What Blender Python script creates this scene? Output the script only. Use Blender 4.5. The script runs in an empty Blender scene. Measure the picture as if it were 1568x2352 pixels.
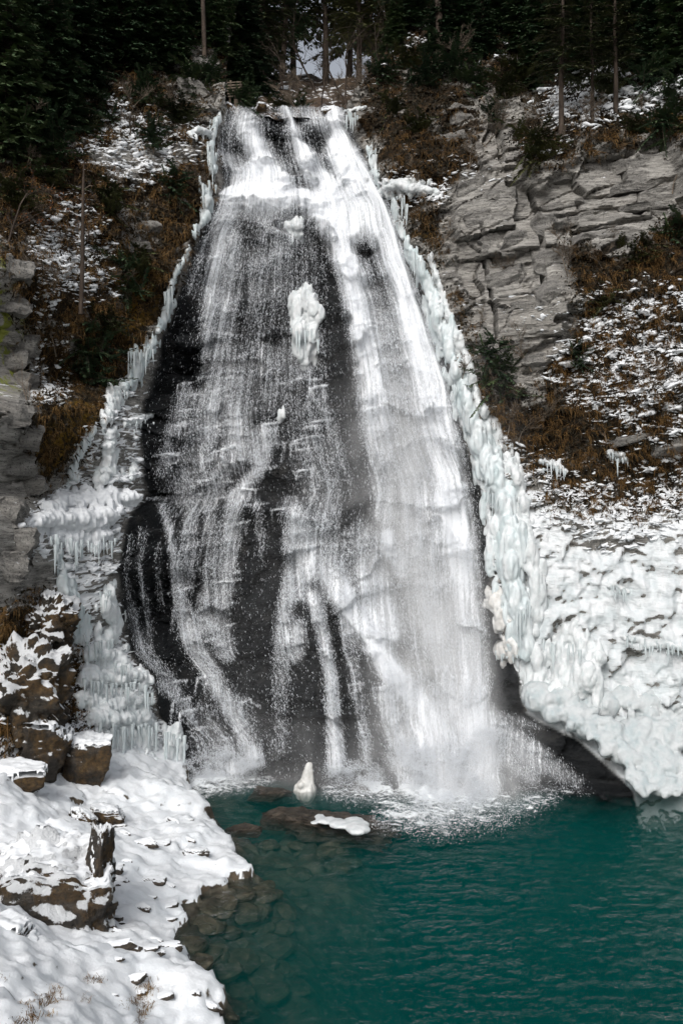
import bpy, bmesh, math, random
import numpy as np
from mathutils import Vector, Matrix, Euler

# ------------------------------------------------------------------ camera, sky, sun, exposure
scene = bpy.context.scene
C = scene.collection
LENS, CAM_Z = 35.0, 8.0
F = LENS / 36.0 * 2352.0          # focal length in the units used to note places down (frame 1568 x 2352)
cam_data = bpy.data.cameras.new('camera')
cam = bpy.data.objects.new('camera', cam_data)
C.objects.link(cam)
cam.location = (0, 0, CAM_Z)
cam.rotation_euler = (math.radians(90), 0, 0)
cam_data.sensor_fit = 'VERTICAL'
cam_data.sensor_height = 36.0
cam_data.lens = LENS
cam_data.clip_end = 2000
scene.camera = cam

SUN_EL, SUN_AZ = 39.0, 198.0      # azimuth: degrees clockwise from +Y; the sun stands high behind the camera
world = bpy.data.worlds.new('World')
scene.world = world
world.use_nodes = True
wn = world.node_tree
bg = wn.nodes['Background']
sky = wn.nodes.new('ShaderNodeTexSky')
sky.sky_type = 'NISHITA'
sky.sun_disc = False
sky.sun_elevation = math.radians(SUN_EL)
sky.sun_rotation = math.radians(SUN_AZ)
sky.air_density = 1.0
sky.dust_density = 3.0
hs = wn.nodes.new('ShaderNodeHueSaturation')
hs.inputs['Saturation'].default_value = 0.32
wn.links.new(sky.outputs[0], hs.inputs['Color'])
wn.links.new(hs.outputs[0], bg.inputs['Color'])
bg.inputs['Strength'].default_value = 0.135

sd = bpy.data.lights.new('sun', 'SUN')
sd.energy = 2.45
sd.angle = math.radians(28)
sd.color = (1.0, 0.98, 0.955)
sun = bpy.data.objects.new('sun', sd)
C.objects.link(sun)
az, el = math.radians(SUN_AZ), math.radians(SUN_EL)
to_sun = Vector((math.sin(az) * math.cos(el), math.cos(az) * math.cos(el), math.sin(el)))
sun.rotation_euler = to_sun.to_track_quat('Z', 'Y').to_euler()
sun.location = to_sun * 60

scene.view_settings.view_transform = 'Standard'
scene.view_settings.look = 'None'
scene.view_settings.exposure = -0.08
scene.view_settings.gamma = 1.0
scene.cycles.use_denoising = True
scene.cycles.use_adaptive_sampling = True
scene.cycles.adaptive_threshold = 0.03
scene.cycles.max_bounces = 6
scene.cycles.diffuse_bounces = 3
scene.cycles.transparent_max_bounces = 16
scene.cycles.volume_bounces = 3

# ------------------------------------------------------------------ number helpers
rng = np.random.default_rng(11)
random.seed(5)
_PT = np.random.default_rng(3).permutation(256).astype(np.int64)
_PT = np.concatenate([_PT, _PT, _PT])
_G = np.random.default_rng(4).normal(size=(256, 3))
_G /= np.linalg.norm(_G, axis=1)[:, None]


def noise3(x, y, z):
    x, y, z = np.broadcast_arrays(np.asarray(x, float), np.asarray(y, float), np.asarray(z, float))
    xi, yi, zi = np.floor(x).astype(np.int64), np.floor(y).astype(np.int64), np.floor(z).astype(np.int64)
    xf, yf, zf = x - xi, y - yi, z - zi
    u, v, w = (t * t * t * (t * (t * 6 - 15) + 10) for t in (xf, yf, zf))
    out = 0
    for dx in (0, 1):
        for dy in (0, 1):
            for dz in (0, 1):
                g = _G[_PT[_PT[_PT[(xi + dx) & 255] + ((yi + dy) & 255)] + ((zi + dz) & 255)]]
                d = g[..., 0] * (xf - dx) + g[..., 1] * (yf - dy) + g[..., 2] * (zf - dz)
                out = out + d * (u if dx else 1 - u) * (v if dy else 1 - v) * (w if dz else 1 - w)
    return out * 1.6


def fbm(x, y, z, octaves=4, gain=0.5):
    a, s, f = 1.0, 0.0, 1.0
    for k in range(octaves):
        s = s + a * noise3(x * f + 17.3 * k, y * f + 5.1 * k, z * f - 9.7 * k)
        a *= gain
        f *= 2.03
    return s


def cells(x, y, seed=0):
    """random value of the nearest jittered point and distance to the border between cells"""
    xi, yi = np.floor(x).astype(np.int64), np.floor(y).astype(np.int64)
    d1 = np.full(x.shape, 9.0)
    d2 = np.full(x.shape, 9.0)
    val = np.zeros(x.shape)
    tx = np.zeros(x.shape)
    ty = np.zeros(x.shape)
    for dx in (-1, 0, 1):
        for dy in (-1, 0, 1):
            h = _PT[_PT[(xi + dx + seed) & 255] + ((yi + dy) & 255)]
            g = _G[h]
            px = xi + dx + 0.5 + g[..., 0] * 0.55
            py = yi + dy + 0.5 + g[..., 1] * 0.55
            d = np.maximum(np.abs(px - x), np.abs(py - y)) * 0.5 + np.hypot(px - x, py - y) * 0.5
            m = d < d1
            d2 = np.where(m, d1, np.minimum(d2, d))
            d1 = np.where(m, d, d1)
            val = np.where(m, (h % 97) / 96.0, val)
            tx = np.where(m, (x - px) * g[..., 2], tx)
            ty = np.where(m, (y - py) * g[..., 0], ty)
    return val, d2 - d1, tx + ty


def bricks(x, q, h, w, seed=0):
    """beds of about h broken into blocks of about w: one random value for each block"""
    i = np.floor(q / h + .35 * noise3(np.floor(q / h * .5) * 3.1, seed * 1.7, 2.2)).astype(np.int64)
    r = _PT[(i + seed) & 255]
    f = (.55 + (r % 13) / 13.0) / w
    j = np.floor(x * f + r * .37).astype(np.int64)
    a = _PT[_PT[(i + seed * 7) & 255] + (j & 255)]
    return (a % 101) / 100.0


def sstep(a, b, x):
    t = np.clip((x - a) / (b - a), 0, 1)
    return t * t * (3 - 2 * t)


def terrace(q, h, sharp=0.3):
    """height q cut into ledges of about h: returns (stepped - q), the riser taking 1-sharp of each step"""
    t = q / h
    i = np.floor(t)
    f = t - i
    return (i + sstep(1 - sharp, 1.0, f) - t) * h


def at(u, v, Y):
    return Vector(((u - 784) / F * Y, Y, CAM_Z - (v - 1176) / F * Y))


def on_pool(u, v, z=0.0):
    return at(u, v, (CAM_Z - z) * F / (v - 1176))


# ------------------------------------------------------------------ drawn maps of where snow, grass, water and ice lie
MW, MH = 784, 1176
_gx, _gy = np.meshgrid((np.arange(MW) + 0.5) * 2, (np.arange(MH) + 0.5) * 2)


def blur(m, s):
    if s <= 0:
        return m
    s = s / 2.0
    r = int(3 * s) + 1
    k = np.exp(-0.5 * (np.arange(-r, r + 1) / s) ** 2)
    k /= k.sum()
    p = np.pad(m, r, mode='edge')
    p = sum(k[i] * p[:, i:i + MW] for i in range(2 * r + 1))
    return sum(k[i] * p[i:i + MH, :] for i in range(2 * r + 1))


def poly(pts):
    m = np.zeros((MH, MW), bool)
    n = len(pts)
    for i in range(n):
        (x0, y0), (x1, y1) = pts[i], pts[(i + 1) % n]
        if y0 == y1:
            continue
        c = ((_gy < y0) != (_gy < y1)) & (_gx < (x1 - x0) * (_gy - y0) / (y1 - y0) + x0)
        m ^= c
    return m


def fill(m, pts, val):
    m[poly(pts)] = val


def stroke(m, pts, mode='max', soft=0.6):
    """pts: (u, v, half width, strength)"""
    for (x0, y0, w0, s0), (x1, y1, w1, s1) in zip(pts[:-1], pts[1:]):
        W = max(w0, w1) * 1.3 + 4
        a0, a1 = int(max(0, (min(x0, x1) - W) / 2)), int(min(MW, (max(x0, x1) + W) / 2 + 1))
        b0, b1 = int(max(0, (min(y0, y1) - W) / 2)), int(min(MH, (max(y0, y1) + W) / 2 + 1))
        if a1 <= a0 or b1 <= b0:
            continue
        X, Y = _gx[b0:b1, a0:a1], _gy[b0:b1, a0:a1]
        dx, dy = x1 - x0, y1 - y0
        t = np.clip(((X - x0) * dx + (Y - y0) * dy) / (dx * dx + dy * dy + 1e-6), 0, 1)
        d = np.hypot(X - x0 - t * dx, Y - y0 - t * dy)
        w = w0 + (w1 - w0) * t
        s = (s0 + (s1 - s0) * t) * (1 - sstep(1 - soft, 1 + soft * 0.4, d / w))
        sub = m[b0:b1, a0:a1]
        if mode == 'max':
            np.maximum(sub, s, out=sub)
        elif mode == 'mul':
            sub *= 1 - s
        else:
            sub += s


def sample(m, u, v):
    x = np.clip(np.asarray(u) / 2 - 0.5, 0, MW - 1.001)
    y = np.clip(np.asarray(v) / 2 - 0.5, 0, MH - 1.001)
    xi, yi = x.astype(int), y.astype(int)
    xf, yf = x - xi, y - yi
    return (m[yi, xi] * (1 - xf) + m[yi, xi + 1] * xf) * (1 - yf) + (m[yi + 1, xi] * (1 - xf) + m[yi + 1, xi + 1] * xf) * yf


LEFT_EDGE = [(236, 530), (250, 520), (300, 502), (350, 500), (400, 512), (440, 506), (500, 480), (540, 456), (600, 436), (650, 416), (700, 400),
             (750, 378), (800, 362), (850, 350), (900, 336), (945, 322), (1000, 318), (1060, 318), (1130, 336), (1160, 320), (1200, 290),
             (1300, 270), (1400, 280), (1500, 300), (1550, 352), (1650, 368), (1700, 422), (1800, 432), (1950, 440)]
RIGHT_EDGE = [(236, 795), (250, 792), (300, 812), (350, 836), (400, 856), (440, 876), (480, 902), (550, 924), (600, 940), (650, 964), (700, 986),
              (750, 1000), (800, 1015), (850, 1030), (900, 1042), (950, 1052), (1000, 1066), (1050, 1082), (1100, 1100), (1200, 1116),
              (1300, 1120), (1400, 1124), (1470, 1150), (1500, 1185), (1600, 1195), (1640, 1210), (1700, 1330), (1800, 1440), (1950, 1480)]
_fv = [p[0] for p in LEFT_EDGE]
_fl = [p[1] for p in LEFT_EDGE]
_rv = [p[0] for p in RIGHT_EDGE]
_rl = [p[1] for p in RIGHT_EDGE]


def edge_l(v): return np.interp(v, _fv, _fl)
def edge_r(v): return np.interp(v, _rv, _rl)


Z = lambda: np.zeros((MH, MW))
M_fall = Z()
fill(M_fall, [(u, v) for v, u in LEFT_EDGE] + [(u, v) for v, u in RIGHT_EDGE][::-1], 1.0)
M_fall_soft = blur(M_fall, 7)

M_snow = Z()
for val, pts in (
    (.50, [(175, 330), (260, 190), (300, 240), (480, 300), (470, 345), (400, 400), (360, 440), (280, 440), (220, 390)]),
    (.70, [(150, 450), (200, 450), (230, 520), (270, 560), (260, 640), (270, 700), (200, 690), (140, 680), (90, 740), (60, 740), (110, 640), (70, 540)]),
    (.40, [(50, 780), (150, 740), (190, 800), (150, 880), (170, 940), (90, 950)]),
    (.22, [(180, 60), (280, 20), (300, 140), (240, 180), (190, 120)]),
    (.22, [(340, 20), (450, 30), (450, 90), (360, 70)]),
    (.25, [(60, 90), (110, 80), (110, 180), (60, 170)]),
    (.25, [(90, 250), (150, 250), (150, 300), (90, 310)]),
    (.25, [(440, 400), (500, 330), (480, 300), (440, 300)]),
    (.8, [(275, 895), (345, 945), (335, 1125), (140, 1135), (165, 1060), (220, 975)]),
    (.6, [(330, 800), (370, 760), (350, 860), (290, 900), (280, 870)]),
    (1.0, [(50, 1190), (140, 1130), (330, 1120), (345, 1160), (290, 1190), (270, 1260), (200, 1260), (110, 1250), (50, 1280)]),
    (.42, [(0, 1420), (60, 1345), (125, 1365), (185, 1480), (170, 1560), (190, 1640), (100, 1700), (0, 1720)]),
    (.95, [(120, 1260), (270, 1250), (285, 1480), (350, 1560), (430, 1820), (240, 1850), (190, 1640), (180, 1480), (120, 1370)]),
    (.85, [(0, 1740), (100, 1690), (240, 1700), (420, 1850), (420, 2100), (0, 2100)]),
    (.75, [(1250, 205), (1420, 120), (1568, 170), (1568, 245), (1440, 262), (1340, 285), (1280, 262), (1215, 255)]),
    (.60, [(1185, 312), (1310, 300), (1300, 352), (1200, 352)]),
    (1.0, [(860, 440), (890, 405), (1010, 420), (1015, 458), (890, 462)]),
    (.60, [(835, 175), (900, 120), (985, 20), (1000, 60), (930, 130), (860, 182)]),
    (.55, [(1040, 155), (1160, 92), (1165, 125), (1060, 165)]),
    (.50, [(1100, 50), (1260, 0), (1300, 40), (1140, 70)]),
    (.30, [(1010, 360), (1200, 400), (1190, 430), (1020, 445)]),
    (.34, [(1135, 680), (1290, 670), (1290, 760), (1150, 790)]),
    (.62, [(1340, 670), (1568, 650), (1568, 980), (1440, 985), (1380, 965), (1250, 860), (1270, 800), (1340, 770)]),
    (.92, [(1430, 790), (1568, 800), (1568, 985), (1480, 965), (1380, 965), (1390, 925), (1500, 920)]),
    (.50, [(955, 560), (1010, 690), (1070, 800), (1090, 900), (1170, 1000), (1190, 1070), (1130, 1030), (1060, 930), (1000, 760), (945, 590)]),
    (.55, [(1110, 1000), (1200, 1050), (1300, 1100), (1400, 1140), (1568, 1020), (1568, 1310), (1200, 1310), (1180, 1150)]),
    (1.0, [(1150, 1060), (1200, 1120), (1300, 1190), (1400, 1250), (1568, 1240), (1568, 1860), (1190, 1860)]),
):
    np.maximum(M_snow, poly(pts) * val, out=M_snow)
M_snow = np.maximum(blur(M_snow, 20), blur(M_snow, 60) * (_gx > 1130) * (_gy > 1000) * .98)
M_snow = np.where((_gx > 1180) & (_gy > 1120) & (_gy < 1330), np.minimum(M_snow, .5 + .5 * sstep(1130, 1330, _gy + .25 * (_gx - 1400) * (_gx < 1400) * -1)), M_snow)
M_snow = blur(M_snow, 10)
np.maximum(M_snow, 0.10 * (_gy < 1250) * (_gy > 200), out=M_snow)

M_grass = Z()
for val, pts in (
    (1., [(260, 430), (420, 390), (490, 330), (480, 450), (440, 560), (390, 660), (330, 800), (260, 900), (190, 1050), (80, 1150), (70, 900), (190, 870), (270, 700), (290, 580)]),
    (.8, [(0, 330), (150, 330), (300, 420), (300, 900), (100, 900), (0, 600)]),
    (.95, [(835, 190), (1000, 170), (1090, 200), (1100, 330), (1040, 420), (880, 380), (850, 300)]),
    (.9, [(880, 290), (960, 300), (1010, 360), (1010, 600), (1070, 800), (1110, 930), (1200, 1080), (1400, 1180), (1420, 1050), (1300, 960), (1200, 900), (1090, 850), (1080, 720), (960, 560), (880, 390)]),
    (1., [(1300, 520), (1400, 600), (1568, 470), (1568, 1180), (1250, 1180), (1250, 860), (1330, 760)]),
    (.9, [(1130, 320), (1250, 250), (1568, 230), (1568, 325), (1440, 340), (1230, 390)]),
    (.9, [(0, 1380), (130, 1360), (190, 1480), (190, 1640), (250, 1740), (240, 1840), (0, 1840)]),
    (.9, [(0, 0), (560, 0), (500, 240), (480, 330), (200, 330), (0, 340)]),
    (.8, [(800, 0), (1568, 0), (1568, 240), (1200, 240), (1000, 160), (850, 240)]),
):
    np.maximum(M_grass, poly(pts) * val, out=M_grass)
M_grass = blur(M_grass, 16)

M_rock = Z()       # bare bedded rock faces
for pts in ([(1035, 470), (1090, 430), (1150, 425), (1235, 440), (1400, 350), (1535, 310), (1560, 420), (1510, 560), (1400, 590), (1310, 560), (1305, 740), (1260, 850), (1180, 855), (1100, 740), (1050, 600)],
            [(0, 560), (40, 620), (90, 980), (80, 1150), (60, 1320), (0, 1400)],
            [(270, 470), (370, 440), (380, 560), (300, 590)], [(1100, 290), (1180, 300), (1190, 400), (1110, 390)], [(380, 120), (500, 100), (500, 260), (400, 250)]):
    fill(M_rock, pts, 1.0)
M_rock = blur(M_rock, 14)

M_groove = Z()      # joints and bedding gaps of the right wall
for s in ([(1217, 427, 5, .9), (1237, 481, 6, 1), (1244, 531, 5, 1), (1250, 626, 5, .9), (1256, 700, 4, .6)], [(1262, 494, 4, .7), (1332, 481, 5, 1), (1407, 477, 6, 1), (1469, 489, 5, .9), (1498, 465, 4, .6)],
          [(1332, 452, 3, .7), (1415, 444, 4, .9), (1506, 423, 4, .8)], [(1316, 535, 4, .8), (1386, 522, 5, 1), (1436, 510, 5, 1), (1498, 498, 4, .7)], [(1386, 578, 10, 1), (1428, 558, 9, 1)], [(1275, 739, 8, 1), (1308, 729, 6, 1)],
          [(1101, 522, 3, .8), (1117, 613, 4, .9), (1138, 717, 4, .9), (1142, 775, 3, .6)], [(1014, 180, 9, .8), (1018, 303, 8, .8)], [(1142, 262, 7, .7), (1150, 370, 8, .8)], [(1150, 790, 3, .6), (1290, 770, 3, .6)], [(1270, 650, 3, .7), (1330, 660, 4, .8)],
          [(1160, 610, 2.5, .5), (1240, 596, 2.5, .5)], [(1150, 680, 2.5, .5), (1245, 668, 2.5, .5)], [(60, 700, 5, .8), (50, 900, 5, .8), (62, 1080, 5, .7)], [(0, 760, 4, .7), (70, 740, 4, .7)], [(0, 960, 4, .7), (75, 940, 4, .7)], [(0, 1110, 4, .7), (70, 1095, 4, .7)]):
    stroke(M_groove, s, soft=.5)
M_lichen = blur(poly([(0, 540), (30, 600), (60, 760), (60, 860), (0, 900)]) * 1.0, 14)
M_moss = blur(np.maximum.reduce([poly(p) * 1.0 for p in (
    [(180, 900), (230, 940), (170, 1090), (80, 1140), (90, 1010)], [(1050, 790), (1100, 820), (1130, 950), (1070, 900)], [(955, 500), (1000, 540), (1020, 660), (975, 620)], [(1000, 640), (1050, 700), (1070, 790), (1030, 740)], [(1110, 930), (1180, 1000), (1210, 1090), (1160, 1020)], [(0, 1440), (170, 1440), (190, 1640), (60, 1700), (0, 1690)],
    [(1430, 310), (1568, 250), (1568, 290)], [(150, 1700), (245, 1700), (245, 1830), (160, 1830)], [(270, 560), (330, 600), (380, 640), (330, 760), (280, 800)])]), 10)
M_frost = blur(poly([(1160, 1130), (1230, 1180), (1330, 1240), (1420, 1260), (1568, 1200), (1568, 1860), (1190, 1860)]) * 1.0, 46)

# where the white water runs: (u, v, half width, strength)
M_water = Z()
for s in (
    # top step
    [(560, 248, 38, .5), (570, 300, 34, .85), (590, 345, 34, .95)], [(530, 260, 20, .35), (520, 340, 22, .35), (535, 400, 25, .4)],
    [(655, 252, 16, .9), (672, 290, 12, .9), (688, 350, 14, .95)], [(700, 256, 30, .5), (740, 290, 26, .6)], [(765, 262, 30, .8), (775, 310, 30, .95), (790, 360, 36, 1)],
    [(690, 255, 120, .35), (710, 300, 110, .3)],
    # below the top step
    [(600, 350, 40, .8), (610, 400, 60, .95), (640, 440, 70, 1)], [(540, 370, 24, .5), (560, 420, 45, .8), (590, 450, 60, .95)],
    [(700, 355, 30, .95), (720, 400, 32, .95), (760, 450, 50, .95), (800, 520, 56, .95)], [(780, 350, 46, 1), (810, 410, 52, 1), (845, 470, 50, 1), (880, 540, 42, 1)],
    [(500, 345, 14, .5), (530, 370, 18, .7)],
    [(520, 452, 24, .95), (600, 448, 26, 1), (690, 455, 30, 1), (740, 490, 34, 1), (775, 550, 36, .95)],
    # left thread under the big ledge
    [(530, 470, 40, .7), (520, 540, 50, .6), (515, 620, 46, .72), (505, 700, 50, .6), (500, 800, 48, .42)], [(470, 560, 18, .3), (440, 660, 20, .3)],
    [(620, 480, 110, .5), (640, 560, 100, .46), (640, 640, 110, .38), (650, 740, 110, .32), (640, 860, 120, .34)],
    # inner right flow
    [(775, 550, 34, .95), (800, 620, 34, .95), (820, 700, 36, .9), (838, 780, 40, .85), (855, 870, 44, .8), (868, 960, 46, .82), (880, 1060, 40, .6), (885, 1180, 34, .5)],
    # outer right flow
    [(880, 540, 40, 1), (905, 620, 38, 1), (930, 700, 38, .95), (955, 780, 42, .95), (975, 860, 52, 1), (995, 940, 56, 1), (1012, 1030, 54, .95), (1026, 1120, 54, .9), (1045, 1220, 52, .9), (1060, 1320, 48, .9), (1072, 1420, 44, .85), (1080, 1540, 44, .85), (1085, 1640, 48, .9), (1095, 1740, 60, .8), (1100, 1830, 60, .6)],
    [(850, 640, 60, .45), (880, 760, 60, .5), (930, 900, 60, .62), (950, 1050, 60, .6), (970, 1200, 80, .55), (1000, 1350, 90, .55), (1020, 1500, 90, .6), (1040, 1620, 90, .72)],
    # middle cascades
    [(520, 830, 60, .36), (510, 880, 50, .5), (490, 930, 46, .72), (470, 990, 46, .55), (450, 1060, 46, .5), (430, 1130, 50, .5)],
    [(560, 900, 50, .4), (540, 975, 40, .8), (560, 1015, 44, .8), (530, 1060, 40, .6), (500, 1120, 40, .6)], [(430, 905, 28, .5), (400, 990, 26, .4), (380, 1080, 26, .4)],
    [(610, 1000, 34, .7), (600, 1040, 26, .9), (600, 1070, 22, .85), (570, 1110, 22, .8), (545, 1150, 22, .8)], [(690, 900, 70, .3), (720, 1000, 80, .3), (740, 1100, 80, .34), (740, 1160, 60, .4)],
    # lower left threads
    [(372, 1160, 9, .9), (392, 1220, 11, .85), (402, 1300, 14, .75), (415, 1380, 20, .75), (440, 1460, 30, .9), (470, 1520, 26, .9), (510, 1590, 26, .95), (550, 1660, 24, .95), (585, 1740, 26, .95)],
    [(440, 1150, 22, .6), (440, 1240, 22, .6), (430, 1340, 22, .5)], [(480, 1150, 22, .6), (490, 1260, 22, .6), (480, 1340, 20, .55), (470, 1440, 30, .75)], [(540, 1140, 26, .8), (530, 1230, 24, .8), (520, 1330, 24, .7), (505, 1430, 26, .6), (520, 1500, 26, .7)],
    [(590, 1150, 12, .5), (600, 1260, 12, .4), (600, 1340, 10, .3)], [(330, 1220, 9, .5), (320, 1300, 8, .45), (340, 1400, 9, .5), (350, 1500, 10, .5), (400, 1570, 14, .55), (435, 1640, 12, .5)], [(300, 1230, 6, .4), (290, 1330, 6, .4), (310, 1440, 7, .45), (340, 1520, 8, .45)], [(362, 1250, 6, .4), (370, 1400, 7, .35)],
    [(300, 1400, 14, .4), (330, 1500, 18, .4), (370, 1540, 16, .5)], [(370, 1570, 14, .6), (410, 1600, 16, .6), (440, 1660, 14, .5)],
    # lower middle fan
    [(670, 1160, 30, .6), (690, 1220, 44, .85), (700, 1290, 44, .85), (680, 1360, 34, .55)], [(660, 1220, 14, .6), (660, 1320, 14, .6), (650, 1440, 24, .8), (645, 1500, 26, .6), (640, 1580, 30, .34), (640, 1720, 24, .25)],
    [(690, 1440, 22, .8), (680, 1500, 22, .6)],
    [(730, 1200, 40, .55), (750, 1300, 50, .7), (800, 1390, 36, .95), (850, 1460, 34, .95), (900, 1540, 36, 1), (960, 1610, 40, 1), (1020, 1690, 44, .9), (1080, 1770, 50, .7), (1110, 1830, 50, .4)],
    [(720, 1370, 20, .75), (745, 1460, 16, .8), (760, 1560, 16, .7), (765, 1640, 18, .75), (775, 1760, 24, .8)], [(790, 1420, 20, .6), (815, 1540, 18, .6), (835, 1640, 18, .5), (840, 1740, 18, .45)],
    [(830, 1250, 60, .45), (860, 1360, 50, .7), (890, 1450, 44, .85)], [(890, 1230, 20, .9), (890, 1260, 22, .8), (930, 1310, 30, .7)],
    [(960, 1640, 50, .8), (1000, 1740, 60, .9), (1010, 1800, 60, .9)], [(880, 1600, 34, .6), (920, 1700, 40, .6), (950, 1780, 40, .7)],
    [(470, 1640, 40, .34), (490, 1720, 50, .5), (540, 1770, 50, .8)], [(560, 1600, 10, .5), (590, 1680, 10, .5), (600, 1740, 12, .5)],
    [(450, 1100, 90, .3), (460, 1300, 70, .2)],
    [(1110, 1650, 44, .6), (1190, 1712, 40, .55), (1265, 1762, 34, .45), (1325, 1796, 18, .3)], [(1130, 1645, 20, .4), (1210, 1660, 16, .35), (1255, 1672, 8, .2)], [(1130, 1710, 36, .55), (1220, 1780, 30, .45)],
):
    stroke(M_water, s)
for s in (   # gaps of bare wet rock
    [(628, 268, 18, .75), (640, 330, 26, .75)], [(712, 300, 18, .5), (724, 335, 22, .5)], [(645, 360, 14, .4), (690, 430, 14, .5)],
    [(560, 520, 26, .6), (600, 560, 40, .4)], [(700, 590, 40, .35), (620, 760, 60, .4)], [(850, 590, 22, .5), (890, 700, 26, .5)],
    [(760, 640, 26, .35), (780, 760, 26, .35)], [(595, 1130, 24, .85), (640, 1090, 26, .8)], [(590, 1300, 40, .8), (590, 1420, 44, .8), (590, 1560, 44, .85), (600, 1680, 40, .7)],
    [(520, 1120, 12, .7), (540, 1090, 12, .6)], [(720, 1560, 20, .8), (735, 1700, 18, .7)], [(800, 1480, 20, .5), (850, 1640, 26, .55), (880, 1720, 20, .5)], [(940, 1300, 10, .5), (960, 1450, 12, .5), (990, 1560, 12, .4)],
    [(700, 1430, 10, .6), (715, 1520, 14, .6)],
):
    stroke(M_water, s, 'mul', soft=.9)
M_water = blur(M_water, 5) * M_fall_soft

# foam on the pool
M_foam = Z()
for s in (
    [(450, 1800, 24, .7), (520, 1775, 26, .8), (600, 1765, 22, .7)], [(770, 1785, 20, .7), (830, 1795, 30, .8), (890, 1815, 20, .7)],
    [(940, 1800, 40, .9), (1010, 1815, 52, 1), (1080, 1800, 46, .9), (1120, 1750, 40, .9)], [(1130, 1690, 34, .85), (1200, 1730, 34, .85), (1260, 1765, 26, .75), (1310, 1785, 14, .5)],
    [(960, 1850, 30, .5), (1060, 1840, 36, .5), (1130, 1810, 30, .5)], [(1130, 1650, 24, .7), (1200, 1660, 16, .5)], [(1160, 1790, 34, .45), (1230, 1800, 24, .4)], [(900, 1868, 34, .42), (1040, 1868, 40, .46), (1150, 1838, 34, .42)], [(1200, 1770, 40, .42), (1290, 1800, 30, .42), (1350, 1810, 20, .32)], [(880, 1880, 40, .3), (1020, 1895, 46, .34), (1150, 1870, 44, .3), (1260, 1830, 34, .3)], [(460, 1815, 26, .45), (560, 1798, 30, .45), (620, 1788, 24, .4)], [(760, 1815, 30, .4), (900, 1840, 34, .4)],
):
    stroke(M_foam, s, soft=1.0)

# ------------------------------------------------------------------ mesh helpers


def mesh_np(name, V, faces, attrs=None, smooth=True):
    me = bpy.data.meshes.new(name)
    V = np.ascontiguousarray(V, dtype=np.float32)
    faces = np.ascontiguousarray(faces, dtype=np.int32)
    k = faces.shape[1]
    me.vertices.add(len(V))
    me.vertices.foreach_set('co', V.ravel())
    me.loops.add(faces.size)
    me.loops.foreach_set('vertex_index', faces.ravel())
    me.polygons.add(len(faces))
    me.polygons.foreach_set('loop_start', np.arange(0, faces.size, k, dtype=np.int32))
    for a, d in (attrs or {}).items():
        at_ = me.attributes.new(a, 'FLOAT', 'POINT')
        at_.data.foreach_set('value', np.ascontiguousarray(d, dtype=np.float32))
    me.update(calc_edges=True)
    if smooth:
        me.polygons.foreach_set('use_smooth', np.ones(len(faces), bool))
    return me


def obj(name, me, mat=None, parent=None):
    o = bpy.data.objects.new(name, me)
    C.objects.link(o)
    if mat is not None and me is not None and not me.materials:
        me.materials.append(mat)
    if parent is not None:
        o.parent = parent
    return o


def tag(o, label=None, cat=None, group=None, kind=None):
    if label: o['label'] = label
    if cat: o['category'] = cat
    if group: o['group'] = group
    if kind: o['kind'] = kind
    return o


def thing(name, label, cat, loc, group=None, rz=0.0):
    o = bpy.data.objects.new(name, None)
    C.objects.link(o)
    o.location = loc
    o.rotation_euler = (0, 0, rz)
    return tag(o, label, cat, group, 'thing')


def grid_faces(nr, nc, keep=None):
    i = np.arange(nr * nc).reshape(nr, nc)
    q = np.stack([i[:-1, :-1], i[:-1, 1:], i[1:, 1:], i[1:, :-1]], -1).reshape(-1, 4)
    return q if keep is None else q[keep.reshape(-1)]


def compact(V, faces, attrs):
    used = np.unique(faces)
    m = np.full(len(V), -1, np.int64)
    m[used] = np.arange(len(used))
    return V[used], m[faces], {k: a[used] for k, a in attrs.items()}


def rbf(P, val, Q, smooth=0.02):
    def k(r2): return 0.5 * r2 * np.log(r2 + 1e-9)
    n = len(P)
    d = ((P[:, None] - P[None]) ** 2).sum(-1)
    A = np.zeros((n + 3, n + 3))
    A[:n, :n] = k(d) + smooth * np.eye(n)
    A[:n, n] = A[n, :n] = 1
    A[:n, n + 1:] = P
    A[n + 1:, :n] = P.T
    w = np.linalg.solve(A, np.concatenate([val, np.zeros(3)]))
    d = ((Q[:, None] - P[None]) ** 2).sum(-1)
    return k(d) @ w[:n] + w[n] + Q @ w[n + 1:]


def bilinear(grid, x0, y0, step, x, y):
    r, c = grid.shape
    X = np.clip((x - x0) / step, 0, c - 1.001)
    Y = np.clip((y - y0) / step, 0, r - 1.001)
    xi, yi = X.astype(int), Y.astype(int)
    xf, yf = X - xi, Y - yi
    return (grid[yi, xi] * (1 - xf) + grid[yi, xi + 1] * xf) * (1 - yf) + (grid[yi + 1, xi] * (1 - xf) + grid[yi + 1, xi + 1] * xf) * yf


# ------------------------------------------------------------------ materials
def new_mat(name):
    m = bpy.data.materials.new(name)
    m.use_nodes = True
    nt = m.node_tree
    return m, nt, nt.nodes['Principled BSDF'], nt.nodes['Material Output']


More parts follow.
